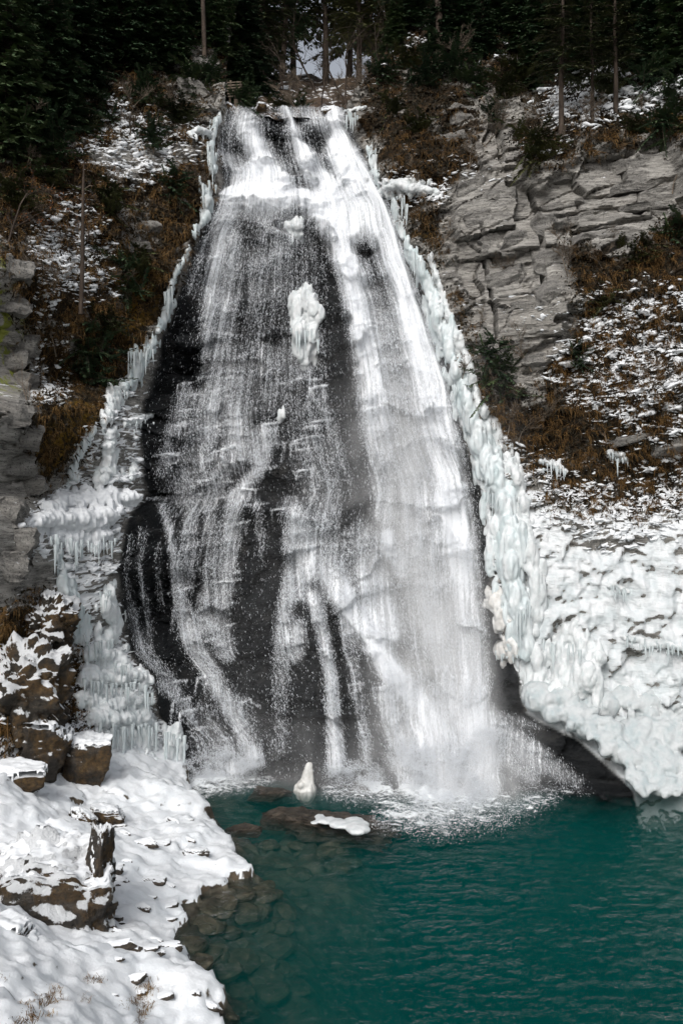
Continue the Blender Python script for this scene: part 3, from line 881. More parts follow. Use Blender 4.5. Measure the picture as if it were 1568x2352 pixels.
vol.inputs['Anisotropy'].default_value = 0.0
g.link(vol.outputs[0], out.inputs['Volume'])
MAT['pool'] = m
tag(obj('pool_water', me, m), 'clear teal water of the plunge pool', 'pool', kind='structure')

# ------------------------------------------------------------------ the waterfall: veil following the rock, flung drops, foam
for s in ([(552, 884, 5, 0.43), (592, 879, 5, 0.43)], [(618, 888, 5, 0.43), (664, 882, 5, 0.43)], [(450, 906, 6, 0.50), (482, 899, 6, 0.50)], [(484, 934, 5, 0.50), (530, 926, 5, 0.50)], [(505, 975, 6, 0.65), (552, 962, 5, 0.58)],
          [(520, 1028, 6, 0.65), (580, 1006, 6, 0.65), (640, 990, 5, 0.58)], [(595, 1030, 6, 0.65), (650, 1018, 5, 0.58)], [(590, 1080, 6, 0.65), (640, 1072, 4, 0.50)], [(705, 992, 5, 0.36), (738, 985, 5, 0.36)], [(560, 1160, 4, 0.50), (618, 1156, 4, 0.50)],
          [(340, 1146, 5, 0.50), (430, 1140, 5, 0.50)], [(640, 1165, 5, 0.43), (700, 1160, 5, 0.43)], [(640, 1440, 8, 0.65), (690, 1434, 8, 0.65)], [(865, 1238, 8, 0.43), (930, 1250, 8, 0.43)], [(700, 1285, 10, 0.43), (760, 1300, 10, 0.43)], [(445, 1015, 6, 0.50), (490, 1000, 6, 0.43)], [(560, 1600, 5, 0.43), (600, 1625, 5, 0.36)]):
    stroke(M_water, s)
rl = random.Random(8)
M_water *= 1 - .30 * blur(poly([(330, 860), (720, 860), (720, 1160), (640, 1750), (380, 1750), (280, 1200)]) * 1.0, 30)
for k in range(90):      # small steps: a bright edge, and threads dropping from it
    u, v = (rl.uniform(380, 740), rl.uniform(860, 1160)) if k < 48 else (rl.uniform(400, 920), rl.uniform(1160, 1700))
    if sample(M_water, u, v) < .14:
        continue
    w, sl = rl.uniform(12, 34), rl.uniform(-.30, -.05)
    st = rl.uniform(.6, 1.0)
    stroke(M_water, [(u - w, v - sl * w, 2.6, st * .6), (u, v, 3.6, st), (u + w, v + sl * w, 2.6, st * .6)], soft=.9)
    for j in range(int(w / 5)):
        uu = u + rl.uniform(-w, w)
        vv = v + sl * (uu - u)
        L = rl.uniform(14, 55)
        stroke(M_water, [(uu, vv, rl.uniform(1.5, 4), st * rl.uniform(.5, 1.0)), (uu - L * .12 * (1 if u < 700 else -1), vv + L, rl.uniform(2, 6), st * .15)], soft=1.0)
M_water = np.clip(M_water, 0, 1) ** 1.18
fall = thing('waterfall', 'tall white waterfall fanning out over stepped dark rock into the pool', 'waterfall', sp(780, 1780))
fl = fall.location.copy()


def flow_r(v): return np.interp(v, _rv + [2400], [min(x, 1128) for x in _rl] + [1128])


def water_mat(name, colour=(.86, .89, .93)):
    m, nt, p, out = new_mat(name)
    p.inputs['Base Color'].default_value = (*colour, 1)
    p.inputs['Roughness'].default_value = .55
    p.inputs['Specular IOR Level'].default_value = .3
    return m


def veil_mat():
    m, nt, p, out = new_mat('falling_water')
    g = G(nt)
    cx = g.n('ShaderNodeCombineXYZ')
    g.link(g.attr('across'), cx.inputs[0])
    g.link(g.attr('along'), cx.inputs[1])
    def mp(s):
        q_ = g.n('ShaderNodeMapping')
        q_.inputs['Scale'].default_value = s
        g.link(cx.outputs[0], q_.inputs['Vector'])
        return q_.outputs[0]
    n1 = g.noise(mp((1.5, .22, 1)), 1.0, 5, .6, .6)
    n2 = g.noise(mp((10, .42, 1)), 1.0, 7, .78, .5)
    n3 = g.noise(mp((46, 10, 1)), 1.0, 3, .8)
    s = g.math('ADD', g.math('MULTIPLY', g.attr('dens'), 1.0), g.math('MULTIPLY', g.math('SUBTRACT', n1, .5), 1.1))
    s = g.math('ADD', s, g.math('MULTIPLY', g.math('SUBTRACT', n2, .5), 2.9))
    s = g.math('ADD', s, g.math('MULTIPLY', g.math('SUBTRACT', n3, .5), 1.7))
    al = g.math('MULTIPLY', g.mapr(s, .34, 1.02), g.mapr(g.attr('dens'), .03, .22))
    al = g.math('MAXIMUM', al, g.math('MULTIPLY', g.math('ADD', g.mapr(g.attr('dens'), .06, .7, 0, .44), g.mapr(g.attr('dens'), .6, 1.0, 0, .30)), g.mapr(n1, .3, .6, .6, 1.0)))
    g.link(g.math('MULTIPLY', al, .97), p.inputs['Alpha'])
    g.link(g.ramp(n2, [(.3, (.78, .81, .85)), (.55, (.89, .91, .94))]), p.inputs['Base Color'])  # grey-blue at low noise: shade of the gaps painted into the white
    p.inputs['Roughness'].default_value = .5
    g.link(g.bump(n2, .45, .08), p.inputs['Normal'])
    return m


r0, r1 = int((-.5 - GZ0) / STEP), int((24.2 - GZ0) / STEP)
c0, c1 = int((-8.2 - GX0) / STEP), int((9.0 - GX0) / STEP)
sub = (slice(r0, r1), slice(c0, c1))


def box_blur(m, r, axis):
    k = np.ones(2 * r + 1) / (2 * r + 1)
    pad = [(0, 0), (0, 0)]
    pad[axis] = (r, r)
    q_ = np.cumsum(np.pad(m, pad, mode='edge'), axis=axis)
    q_ = np.insert(q_, 0, 0, axis=axis)
    n_ = m.shape[axis]
    a = np.take(q_, range(2 * r + 1, 2 * r + 1 + n_), axis=axis)
    b_ = np.take(q_, range(0, n_), axis=axis)
    return (a - b_) / (2 * r + 1)


YW = box_blur(box_blur(box_blur(YS[sub], 5, 0), 4, 1), 4, 0)
xs, zs = X[sub], ZZ[sub]
us = 784 + F * xs / YW
vs = 1176 + F * (CAM_Z - zs) / YW
dens = sample(M_water, us, vs)
across = (us - edge_l(vs)) / (flow_r(vs) - edge_l(vs))
along = zs - .12 * (across - .5)
bulge = fbm(across * 9, zs * .5, 1.0, 4)
YV = box_blur(box_blur(box_blur(YS[sub], 28, 0), 28, 0), 8, 1)
hw = sstep(.45, .95, dens)
YW = YW * (1 - hw) + np.minimum(YV - .12, YW + .1) * hw
YW = np.minimum(YW, YS[sub] - .03) - .05 - .28 * sstep(.3, 1, dens) + .16 * bulge * dens
us = 784 + F * xs / YW
vs = 1176 + F * (CAM_Z - zs) / YW
fd = dens[:-1, :-1] + dens[1:, 1:] + dens[1:, :-1] + dens[:-1, 1:]
keep = (fd > .06) & (zs[:-1, :-1] > -.15) & (vs[:-1, :-1] > 246)
v_, f_, a_ = compact(np.stack([xs, YW, zs], -1).reshape(-1, 3) - np.array(fl), grid_faces(xs.shape[0], xs.shape[1], keep),
                     dict(dens=dens.ravel(), across=(across * 8).ravel(), along=along.ravel()))
obj('falling_water', mesh_np('falling_water', v_, f_, a_), veil_mat(), fall)


def flecks(P, D, ln, wd):
    """elongated tetrahedra at P along D"""
    n_ = len(P)
    D = D / np.linalg.norm(D, axis=1)[:, None]
    A = np.cross(D, rng.normal(size=(n_, 3)))
    A /= np.linalg.norm(A, axis=1)[:, None]
    B = np.cross(D, A)
    V = np.empty((n_, 4, 3))
    V[:, 0] = P + D * ln[:, None]
    V[:, 1] = P - D * (ln * .4)[:, None] + A * wd[:, None]
    V[:, 2] = P - D * (ln * .4)[:, None] - A * (.5 * wd)[:, None] + B * (.87 * wd)[:, None]
    V[:, 3] = P - D * (ln * .4)[:, None] - A * (.5 * wd)[:, None] - B * (.87 * wd)[:, None]
    i = np.arange(n_)[:, None] * 4
    Fc = np.concatenate([i + np.array([[0, 1, 2]]), i + np.array([[0, 2, 3]]), i + np.array([[0, 3, 1]]), i + np.array([[1, 3, 2]])])
    return V.reshape(-1, 3), Fc


def pick(m, n_):
    c_ = np.cumsum(m.ravel())
    k = np.searchsorted(c_, rng.random(n_) * c_[-1])
    k = np.minimum(k, m.size - 1)
    return (k % MW + rng.random(n_)) * 2, (k // MW + rng.random(n_)) * 2


ac_map = (_gx - edge_l(_gy)) / (flow_r(_gy) - edge_l(_gy))
clump = .5 + fbm(ac_map * 34, _gy * .012, 2.0, 4, .65)
clump2 = .5 + fbm(ac_map * 90, _gy * .05, 5.0, 3, .7)
strand = np.clip(.5 + 1.1 * fbm(ac_map * 70, _gy * .004, 8.0, 4, .7), 0, 2) ** 2
wm = np.clip(M_water, 0, 1) * (1.15 - .65 * np.clip(M_water, 0, 1)) * np.clip(clump * .5 + clump2 * .3 + strand * .9, 0.02, 3.0) * M_fall + .03 * M_fall_soft * (_gy > 255) * np.clip(clump2, 0, 1) * np.where((_gy > 1130) & (_gx < 390), .25, 1) * (_gx < 1125)
wm = wm * np.where((_gx > 1115) & (_gy > 1580), .25, 1)
NP = 400000
pu, pv = pick(wm, NP)
du = (edge_l(pv + 8) - edge_l(pv - 8)) / 16 * (1 - sample(ac_map, pu, pv)) + (edge_r(pv + 8) - edge_r(pv - 8)) / 16 * sample(ac_map, pu, pv)
d_ = sample(M_water, pu, pv)
lift = .06 + rng.exponential(.16, NP) * (.6 + d_) + .25 * d_
P = surf_uv(pu, pv, lift)
D = np.stack([np.clip(du, -.6, .6) * .8, -.12 + 0 * du, -np.ones(NP)], -1) + rng.normal(size=(NP, 3)) * .16
big_ = rng.random(NP)
wd = .0028 + .0066 * big_ ** 4
ln = wd * (3.0 + 7.0 * rng.random(NP))
okp = (P[:, 2] > .0) & (pv > 247)
v_, f_ = flecks(P[okp] - np.array(fl), D[okp], ln[okp], wd[okp])
MAT['drops'] = water_mat('drops')
tag(obj('drops', mesh_np('drops', v_, f_, smooth=True), MAT['drops'], fall), kind='stuff')

# spray thrown up where the heavy flow lands
M_base = Z()
for s in ([(940, 1740, 50, .6), (1010, 1770, 70, 1), (1090, 1730, 60, 1), (1140, 1690, 30, .6)], [(450, 1770, 36, .4), (530, 1755, 40, .6), (590, 1750, 24, .4)], [(770, 1770, 26, .6), (850, 1785, 30, .5)], [(1000, 1830, 60, .5), (1090, 1800, 50, .5)]):
    stroke(M_base, s, soft=1.0)
NB = 110000
pu, pv = pick(M_base * np.clip(.6 + fbm(_gx * .03, _gy * .03, 2.7, 4, .6), .05, 2), NB)
Yb = np.minimum(surf_uv(pu, pv)[:, 1] - .2, CAM_Z * F / (pv - 1176) - .05) - rng.exponential(.25, NB)
P = np.stack([(pu - 784) / F * Yb, Yb, CAM_Z - (pv - 1176) / F * Yb], -1)
okp = P[:, 2] > .01
P = P[okp]
wd = .004 + .008 * rng.random(len(P)) ** 3
v_, f_ = flecks(P - np.array(fl), rng.normal(size=P.shape) + np.array([0, 0, -.6]), wd * 2, wd)
tag(obj('spray', mesh_np('spray', v_, f_), MAT['drops'], fall), kind='stuff')

# splashes and foam where the water meets the pool
NS = 70000
pu, pv = pick(np.clip(M_foam, 0, 1) ** 1.5, NS)
Yp = CAM_Z * F / (pv - 1176)
P = np.stack([(pu - 784) / F * Yp, Yp, .02 + rng.exponential(.16, NS) * sample(M_foam, pu, pv)], -1)
wd = .004 + .009 * rng.random(NS) ** 3
v_, f_ = flecks(P - np.array(fl), rng.normal(size=(NS, 3)), wd * 1.6, wd)
tag(obj('splash', mesh_np('splash', v_, f_), MAT['drops'], fall), kind='stuff')

fxs = np.arange(-6.5, 8, .06)
fys = np.arange(24.5, 39, .06)
FX, FY = np.meshgrid(fxs, fys)
fuu, fvv = 784 + F * FX / FY, 1176 + F * CAM_Z / FY
fm = sample(M_foam, fuu, fvv)
FZ = .012 + bilinear(WZ, -15, 5.2, .10, FX, FY) + .16 * fm * np.clip(.4 + fbm(FX * 2.2, FY * 2.2, 1.2, 4), 0, 2)
v_, f_, a_ = compact(np.stack([FX, FY, FZ], -1).reshape(-1, 3) - np.array(fl), grid_faces(len(fys), len(fxs), fm[:-1, :-1] > .02), dict(dens=fm.ravel()))
m, nt, p, out = new_mat('foam')
g = G(nt)
c = g.coord((1, 1.2, 1))
s = g.math('ADD', g.attr('dens'), g.math('MULTIPLY', g.math('SUBTRACT', g.noise(c, 2.2, 6, .7, 1.5), .5), 2.0))
s = g.math('SUBTRACT', s, g.math('MULTIPLY', g.math('ABSOLUTE', g.math('SUBTRACT', g.noise(c, 3.5, 4, .6, 1.0), .5)), 1.2))
g.link(g.math('MULTIPLY', g.mapr(s, .18, .62), g.mapr(g.attr('dens'), .02, .2)), p.inputs['Alpha'])
p.inputs['Base Color'].default_value = (.88, .91, .92, 1)
p.inputs['Roughness'].default_value = .6
tag(obj('foam', mesh_np('foam', v_, f_, a_), m, fall), kind='stuff')

# mist hanging in front of the falling water
mxs = np.arange(-6.6, 7.6, .4)
mzs = np.arange(-.3, 20, .4)
MX, MZ = np.meshgrid(mxs, mzs)
my = surf(MX, np.clip(MZ, 0, 30))
my = box_blur(box_blur(my, 2, 0), 2, 1)
ew = np.clip(np.minimum((MX + 6.6) / 2.5, (7.6 - MX) / 2), .03, 1)
thick = (1.7 - .04 * MZ) * ew
n = MX.size
fr_ = np.stack([MX, my - thick, MZ], -1).reshape(-1, 3)
bk = np.stack([MX, my + .4, MZ], -1).reshape(-1, 3)
fq = grid_faces(len(mzs), len(mxs))
idx = np.arange(n).reshape(MX.shape)
rim = np.concatenate([idx[0, :], idx[1:, -1], idx[-1, -2::-1], idx[-2:0:-1, 0]])
nx = np.roll(rim, -1)
me = mesh_np('mist', np.concatenate([fr_, bk]), np.concatenate([fq, fq[:, ::-1] + n, np.stack([rim, rim + n, nx + n, nx], -1)]))
m, nt, p, out = new_mat('mist')
nt.nodes.remove(p)
g = G(nt)
tc = g.n('ShaderNodeTexCoord')
sx = g.n('ShaderNodeSeparateXYZ')
g.link(tc.outputs['Object'], sx.inputs[0])
ax, azz = sx.outputs[0], sx.outputs[2]
# densest where the heavy right-hand flow breaks up, thin on the left
lean = g.math('ADD', ax, g.math('MULTIPLY', azz, .12))
right = g.math('MULTIPLY', g.mapr(lean, .4, 3.4), g.mapr(lean, 5.4, 4.0))
dn = g.math('MULTIPLY', right, g.mapr(azz, 18, 5, .0, .42))
dn = g.math('ADD', dn, g.math('MULTIPLY', g.mapr(azz, 17, 9, 0, .014), g.mapr(ax, -5.5, -3, 0, 1)))
dn = g.math('ADD', dn, g.math('MULTIPLY', g.mapr(azz, 2.4, .2, 0, .08), g.mapr(ax, -5, -3, 0, 1)))
dn = g.math('MULTIPLY', dn, g.mapr(ax, 6.6, 4.9))
dn = g.math('MULTIPLY', dn, g.mapr(g.noise(g.coord((1.3, 1, .35)), .9, 3, .6), .32, .68, .35, 1.6))
vol = g.n('ShaderNodeVolumePrincipled')
vol.inputs['Color'].default_value = (.985, .99, 1.0, 1)
vol.inputs['Anisotropy'].default_value = -.35
g.link(dn, vol.inputs['Density'])
g.link(vol.outputs[0], out.inputs['Volume'])
m.volume_intersection_method = 'FAST' if hasattr(m, 'volume_intersection_method') else None
scene.cycles.volume_step_rate = 2.0
scene.cycles.volume_max_steps = 128
tag(obj('mist', me, m), 'pale spray hanging in front of the falling water', 'mist', kind='stuff')
# ------------------------------------------------------------------ ice: lumps fused into one skin, with single icicles as parts
_pending = []


def px(r, Y): return r / F * Y


def path(pts, gap=.55, jit=.25, lift=.25, squash=1.0):
    """balls along a line of (u, v, r) noted on the rock; r in frame units"""
    out = []
    for (u0, v0, r0), (u1, v1, r1) in zip(pts[:-1], pts[1:]):
        n_ = max(1, int(math.hypot(u1 - u0, v1 - v0) / (max(3, (r0 + r1) / 2) * gap)))
        for k in range(n_):
            t = k / n_
            r = (r0 + (r1 - r0) * t) * random.uniform(.88, 1.06)
            if squash >= 1:                      # a bundle of slender frozen runs
                for _ in range(4):
                    out.append((u0 + (u1 - u0) * t + random.gauss(0, r * .48), v0 + (v1 - v0) * t + random.gauss(0, r * .5), r * random.uniform(.16, .42), lift * random.uniform(.7, 1.35), random.uniform(2.0, 5.5)))
                if random.random() < .9:
                    out.append((u0 + (u1 - u0) * t + random.gauss(0, r * .12), v0 + (v1 - v0) * t, r * random.uniform(.52, .66), lift, random.uniform(1.4, 2.4)))
                continue
            st = squash * random.uniform(.7, 1.3)
            out.append((u0 + (u1 - u0) * t + random.gauss(0, r * jit * .6), v0 + (v1 - v0) * t + random.gauss(0, r * jit * .6), r * .85, lift, st))
            for _ in range(2):
                out.append((u0 + (u1 - u0) * t + random.gauss(0, r * .7), v0 + (v1 - v0) * t + random.gauss(0, r * .6) + r * .3, r * random.uniform(.2, .42), lift * 1.2, random.uniform(.8, 3.0)))
    u, v, r = pts[-1]
    out.append((u, v, r * .7, lift, squash))
    return out


def _ico_template(n_):
    bm = bmesh.new()
    bmesh.ops.create_icosphere(bm, subdivisions=n_, radius=1)
    v = np.array([x.co[:] for x in bm.verts])
    f = np.array([[q_.index for q_ in fc.verts] for fc in bm.faces])
    bm.free()
    return v, f


ICO2 = _ico_template(2)


def lumps(owner, part, balls, mat, voxel=.06, flute=.05, world_balls=(), smooth=2):
    voxel = min(voxel, .048) if balls else voxel
    base = Vector(owner.location)
    todo = []
    if balls:
        pts = surf_uv(np.array([b_[0] for b_ in balls], float), np.array([b_[1] for b_ in balls], float))
        for b_, p_ in zip(balls, pts):
            r = px(b_[2], p_[1])
            todo.append((Vector((p_[0], p_[1] - b_[3] * min(1.0, r * 2.2) + r * .25, p_[2])), r, b_[4]))
    todo += list(world_balls)
    cen = np.array([(p_ - base)[:] for p_, r, sq in todo])
    rad = np.array([(r, r * 1.05, r * sq) for p_, r, sq in todo])
    V = ICO2[0][None] * rad[:, None] + cen[:, None]
    Fc = (np.arange(len(todo))[:, None, None] * len(ICO2[0]) + ICO2[1][None]).reshape(-1, 3)
    me = mesh_np(part, V.reshape(-1, 3), Fc)
    o = obj(part, me, None, owner)
    md = o.modifiers.new('fuse', 'REMESH')
    md.mode = 'VOXEL'
    md.voxel_size = voxel
    md2 = o.modifiers.new('soften', 'SMOOTH')
    md2.iterations = smooth
    md2.factor = .5
    _pending.append((o, mat, flute))
    return o


def finish_lumps():
    bpy.context.view_layer.update()
    dg = bpy.context.evaluated_depsgraph_get()
    for o, mat, flute in _pending:
        me = bpy.data.meshes.new_from_object(o.evaluated_get(dg))
        o.modifiers.clear()
        old = o.data
        o.data = me
        bpy.data.meshes.remove(old)
        n_ = len(me.vertices)
        co = np.empty(n_ * 3, np.float32)
        me.vertices.foreach_get('co', co)
        co = co.reshape(-1, 3)
        nr = np.empty(n_ * 3, np.float32)
        me.vertices.foreach_get('normal', nr)
        nr = nr.reshape(-1, 3)
        side_ = 1 - np.abs(nr[:, 2])
        ox = o.parent.location.x * 3.1
        d = 1.3 * flute * side_ * noise3(co[:, 0] * 7 + ox, co[:, 1] * 7, co[:, 2] * .9) + flute * .8 * np.abs(noise3(co[:, 0] * 3.2 + ox, co[:, 1] * 3.2, co[:, 2] * 1.6)) - flute * .9 * side_ * sstep(.12, 0, np.abs(noise3(co[:, 0] * 5 + ox, co[:, 1] * 5, co[:, 2] * .7 + 3))) \
            + flute * .5 * noise3(co[:, 0] * 13, co[:, 1] * 13, co[:, 2] * 3.0)
        co = co + nr * d[:, None]
        me.vertices.foreach_set('co', co.ravel())
        me.polygons.foreach_set('use_smooth', np.ones(len(me.polygons), bool))
        me.materials.clear()
        me.materials.append(mat)
        me.name = o.name
        me.update()
    _pending.clear()


def icicle_mesh(k):
    r_ = np.random.default_rng(90 + k)
    n_, seg = 9, 7
    V, Fc = [], []
    off = np.cumsum(r_.normal(0, .06, (n_, 2)), axis=0)
    for i in range(n_):
        t = i / (n_ - 1)
        r = (1 - t) ** .75 * (1 + r_.normal(0, .10)) + .03
        for j in range(seg):
            a = j / seg * 2 * math.pi
            rr = r * (1 + r_.normal(0, .06))
            V.append((off[i, 0] + rr * math.cos(a), off[i, 1] + rr * math.sin(a), -t))
    for i in range(n_ - 1):
        for j in range(seg):
            a, b_ = i * seg + j, i * seg + (j + 1) % seg
            Fc.append((a, a + seg, b_ + seg, b_))
    me = bpy.data.meshes.new('icicle')
    me.from_pydata(V, [], Fc)
    me.polygons.foreach_set('use_smooth', np.ones(len(me.polygons), bool))
    me.materials.append(MAT['ice'])
    return me


ICICLES = [icicle_mesh(k) for k in range(6)]


def icicles(owner, items, lift=.35):
    """items: (u, v, length, radius) in frame units"""
    pts = surf_uv(np.array([i[0] for i in items], float), np.array([i[1] for i in items], float), lift)
    for (u, v, L, r), p_ in zip(items, pts):
        o = obj('icicle', random.choice(ICICLES), None, owner)
        o.location = Vector(p_) - owner.location
        rr = px(r, p_[1])
        o.scale = (rr, rr, px(L, p_[1]))
        o.rotation_euler = (random.gauss(0, .03), random.gauss(0, .03), random.uniform(0, 6))


def row(u0, v0, u1, v1, n_, L0, L1, r=4.0):
    out = []
    for k in range(n_):
        t = min(1, max(0, (k + random.gauss(.5, .8)) / n_))
        out.append((u0 + (u1 - u0) * t, v0 + (v1 - v0) * t + random.gauss(0, 6), L0 * .5 + (L1 - L0 * .5) * random.random() ** 1.6, r * random.uniform(.35, 1.0)))
    return out


def ice(name, label, u, v, lift=0.0, cat='ice', group=None):
    return thing(name, label, cat, sp(u, v, lift), group)


# right-hand rim of the fall
t = ice('ice_column', 'long pale blue ice column down the rim right of the waterfall', 1195, 1500)
lumps(t, 'ice_body', path([(930, 560, 11), (945, 590, 13), (962, 620, 15), (982, 660, 17), (1000, 720, 20), (1020, 780, 22), (1036, 830, 24), (1055, 880, 25), (1070, 930, 26),
                           (1088, 980, 29), (1106, 1030, 31), (1126, 1080, 33), (1146, 1140, 34), (1158, 1200, 34), (1164, 1270, 34), (1172, 1340, 34), (1186, 1400, 34), (1200, 1450, 32), (1204, 1500, 26)], .45, .2, .45), MAT['ice'], .06, .06)
lumps(t, 'ice_rib', path([(1046, 900, 7), (1062, 960, 8), (1080, 1010, 9), (1096, 1070, 9), (1112, 1130, 10), (1124, 1190, 12), (1128, 1250, 12), (1126, 1310, 13)], .5, .25, .3), MAT['white_ice'], .05, .06)
lumps(t, 'snow_crust', path([(985, 590, 8), (1010, 660, 9), (1040, 760, 10), (1060, 800, 14), (1075, 830, 10), (1095, 920, 12), (1120, 960, 12), (1150, 1030, 14), (1180, 1090, 18), (1200, 1150, 18), (1205, 1230, 22), (1225, 1310, 24), (1235, 1400, 26), (1225, 1450, 22)], .5, .35, .3), MAT['white_ice'], .06, .05)
icicles(t, row(1180, 1400, 1222, 1395, 9, 45, 95, 5) + row(945, 590, 975, 600, 5, 30, 80, 5) + row(1110, 1100, 1140, 1150, 6, 25, 70, 5) + row(1040, 880, 1075, 960, 7, 20, 50, 4), .75)

t = ice('ice_shelf', 'white ice shelf jutting over the right edge under the upper step', 940, 450)
lumps(t, 'ice_body', path([(872, 448, 8), (890, 435, 14), (920, 432, 18), (950, 438, 18), (980, 440, 14), (1008, 446, 9)], .4, .3, .5, .6) + path([(885, 420, 10), (930, 418, 12), (980, 424, 10)], .5, .3, .2, .6), MAT['white_ice'], .05, .07)
lumps(t, 'hanging_ice', path([(850, 345, 7), (858, 372, 10), (864, 400, 11), (872, 425, 10)], .5, .3, .3), MAT['ice'], .05, .06)
lumps(t, 'lower_ice', path([(905, 470, 8), (915, 510, 10), (926, 545, 9)], .5, .3, .3), MAT['ice'], .05, .06)
icicles(t, row(895, 455, 935, 460, 9, 20, 60, 4) + row(850, 330, 868, 350, 4, 18, 34, 3), .5)

t = ice('icicle_fringe', 'thin icicles fringing the snowy ledge at the right end of the lip', 815, 265)
lumps(t, 'snow_cap', path([(790, 256, 4), (815, 252, 6), (840, 246, 5)], .5, .2, .4, .6), MAT['white_ice'], .04, .04)
icicles(t, row(796, 256, 822, 270, 9, 16, 42, 3.5), .45)

t = ice('cream_ice', 'cream stained ice knob beside the foot of the ice column', 1140, 1400)
lumps(t, 'ice_body', path([(1122, 1360, 11), (1132, 1385, 17), (1144, 1410, 18), (1150, 1440, 15)], .4, .3, .5), MAT['cream_ice'], .05, .08)
t = ice('cream_ice', 'fringed cream ice blob overhanging the dark niche right of the fall', 1160, 1495)
lumps(t, 'ice_body', path([(1140, 1495, 14), (1160, 1485, 24), (1178, 1490, 20), (1170, 1470, 16)], .35, .3, .6), MAT['cream_ice'], .05, .07)
icicles(t, row(1134, 1500, 1186, 1505, 12, 8, 18, 4), .6)
t = ice('ice_column', 'stubby white ice column standing in the dark niche beside the ice bank', 1205, 1560)
lumps(t, 'ice_body', path([(1200, 1505, 13), (1206, 1540, 15), (1212, 1580, 13)], .45, .2, .4), MAT['white_ice'], .05, .06)

# left-hand rim of the fall
t = ice('ice_curtain', 'thin ice curtain hanging from the snowy knob left of the lip', 490, 330)
lumps(t, 'ice_body', path([(508, 262, 5), (496, 285, 7), (488, 320, 8), (487, 360, 9), (494, 395, 9)], .45, .25, .4), MAT['ice'], .045, .06)
lumps(t, 'snow_knob', path([(438, 308, 8), (455, 300, 12), (470, 302, 10), (482, 310, 8)], .4, .3, .4, .7), MAT['left_ice'], .05, .05)
icicles(t, row(482, 280, 504, 270, 6, 15, 40, 3) + row(478, 330, 500, 345, 6, 40, 80, 4), .5)
t = ice('ice_curtain', 'grey ice curtain clinging below the upper ledge left of the fall', 470, 470)
lumps(t, 'ice_body', path([(466, 425, 8), (474, 455, 12), (476, 490, 12), (462, 515, 8), (447, 540, 7)], .45, .25, .35), MAT['ice'], .045, .07)
icicles(t, row(462, 425, 496, 420, 7, 35, 80, 4), .5)
t = ice('ice_ribbon', 'narrow ice ribbon running down the brown slope left of the fall', 380, 720)
lumps(t, 'ice_body', path([(436, 570, 5), (420, 600, 6), (404, 630, 7), (394, 660, 9), (386, 700, 11), (380, 735, 11), (362, 762, 9)], .45, .3, .3), MAT['ice'], .045, .06)
icicles(t, row(372, 670, 396, 660, 6, 30, 70, 4), .45)
t = ice('ice_cascade', 'broad frozen cascade with icicle curtains left of the fall, below the green conifers', 315, 860)
lumps(t, 'ice_body', path([(358, 775, 8), (342, 805, 14), (325, 840, 15), (305, 868, 17), (285, 888, 15)], .4, .4, .3), MAT['ice'], .05, .07)
lumps(t, 'ice_step', path([(270, 905, 15), (258, 935, 17), (240, 965, 18)], .4, .4, .3), MAT['left_ice'], .05, .08)
icicles(t, row(290, 810, 352, 800, 13, 25, 60, 4.5) + row(262, 900, 300, 880, 7, 18, 40, 4), .5)
t = ice('ice_shelf', 'small white ice tongue jutting toward the water above the left niche', 330, 960)
lumps(t, 'ice_body', path([(290, 972, 8), (312, 965, 11), (338, 958, 10), (354, 950, 6)], .4, .3, .5, .7), MAT['left_ice'], .045, .06)
icicles(t, row(300, 972, 340, 966, 8, 12, 30, 3.5), .5)
t = ice('ice_cascade', 'stepped ice staircase between two dark wet hollows left of the fall', 230, 1070)
lumps(t, 'ice_body', path([(262, 985, 12), (250, 1010, 18), (255, 1040, 20), (250, 1075, 22), (235, 1105, 22)], .4, .4, .35, .7), MAT['left_ice'], .05, .09)
lumps(t, 'ice_edge', path([(215, 990, 12), (195, 1015, 11), (178, 1050, 8), (168, 1090, 9), (155, 1115, 10)], .45, .35, .3), MAT['ice'], .05, .07)
t = ice('ice_pillar', 'short white ice pillar standing alone beside the water above the snow shelf', 310, 1100)
lumps(t, 'ice_body', path([(312, 1060, 7), (308, 1080, 10), (302, 1100, 9)], .35, .2, .5), MAT['left_ice'], .04, .04)
t = ice('snow_shelf', 'thick snow shelf above a row of icicles at left of the fall', 220, 1180)
lumps(t, 'snow_body', path([(110, 1165, 22), (160, 1150, 26), (220, 1145, 26), (280, 1140, 24), (322, 1142, 18)], .35, .35, .5, .6) + path([(90, 1200, 24), (150, 1195, 30), (210, 1190, 30), (262, 1185, 26)], .35, .35, .5, .7)
      + path([(130, 1230, 20), (190, 1235, 22), (245, 1225, 20)], .35, .35, .5, .8), MAT['snow'], .07, .09)
icicles(t, row(118, 1240, 165, 1245, 9, 40, 90, 6) + row(165, 1245, 270, 1240, 16, 25, 75, 5), .9)
t = ice('ice_column', 'knobbly ice column beneath the snow shelf, left of the thin streams', 255, 1420)
lumps(t, 'ice_body', path([(262, 1345, 10), (250, 1365, 15), (240, 1395, 18), (262, 1405, 16), (270, 1435, 18), (255, 1460, 22), (230, 1480, 18)], .4, .3, .5), MAT['left_ice'], .05, .08)
lumps(t, 'ice_edge', path([(135, 1270, 12), (140, 1310, 13), (150, 1350, 16), (170, 1390, 20), (180, 1430, 20), (190, 1470, 22)], .45, .3, .4), MAT['ice'], .06, .08)
icicles(t, row(225, 1365, 260, 1365, 6, 20, 50, 4) + row(200, 1480, 260, 1470, 9, 20, 60, 5), .7)
t = ice('ice_cascade', 'big frozen cascade of piled ice cushions at left of the pool', 280, 1700)
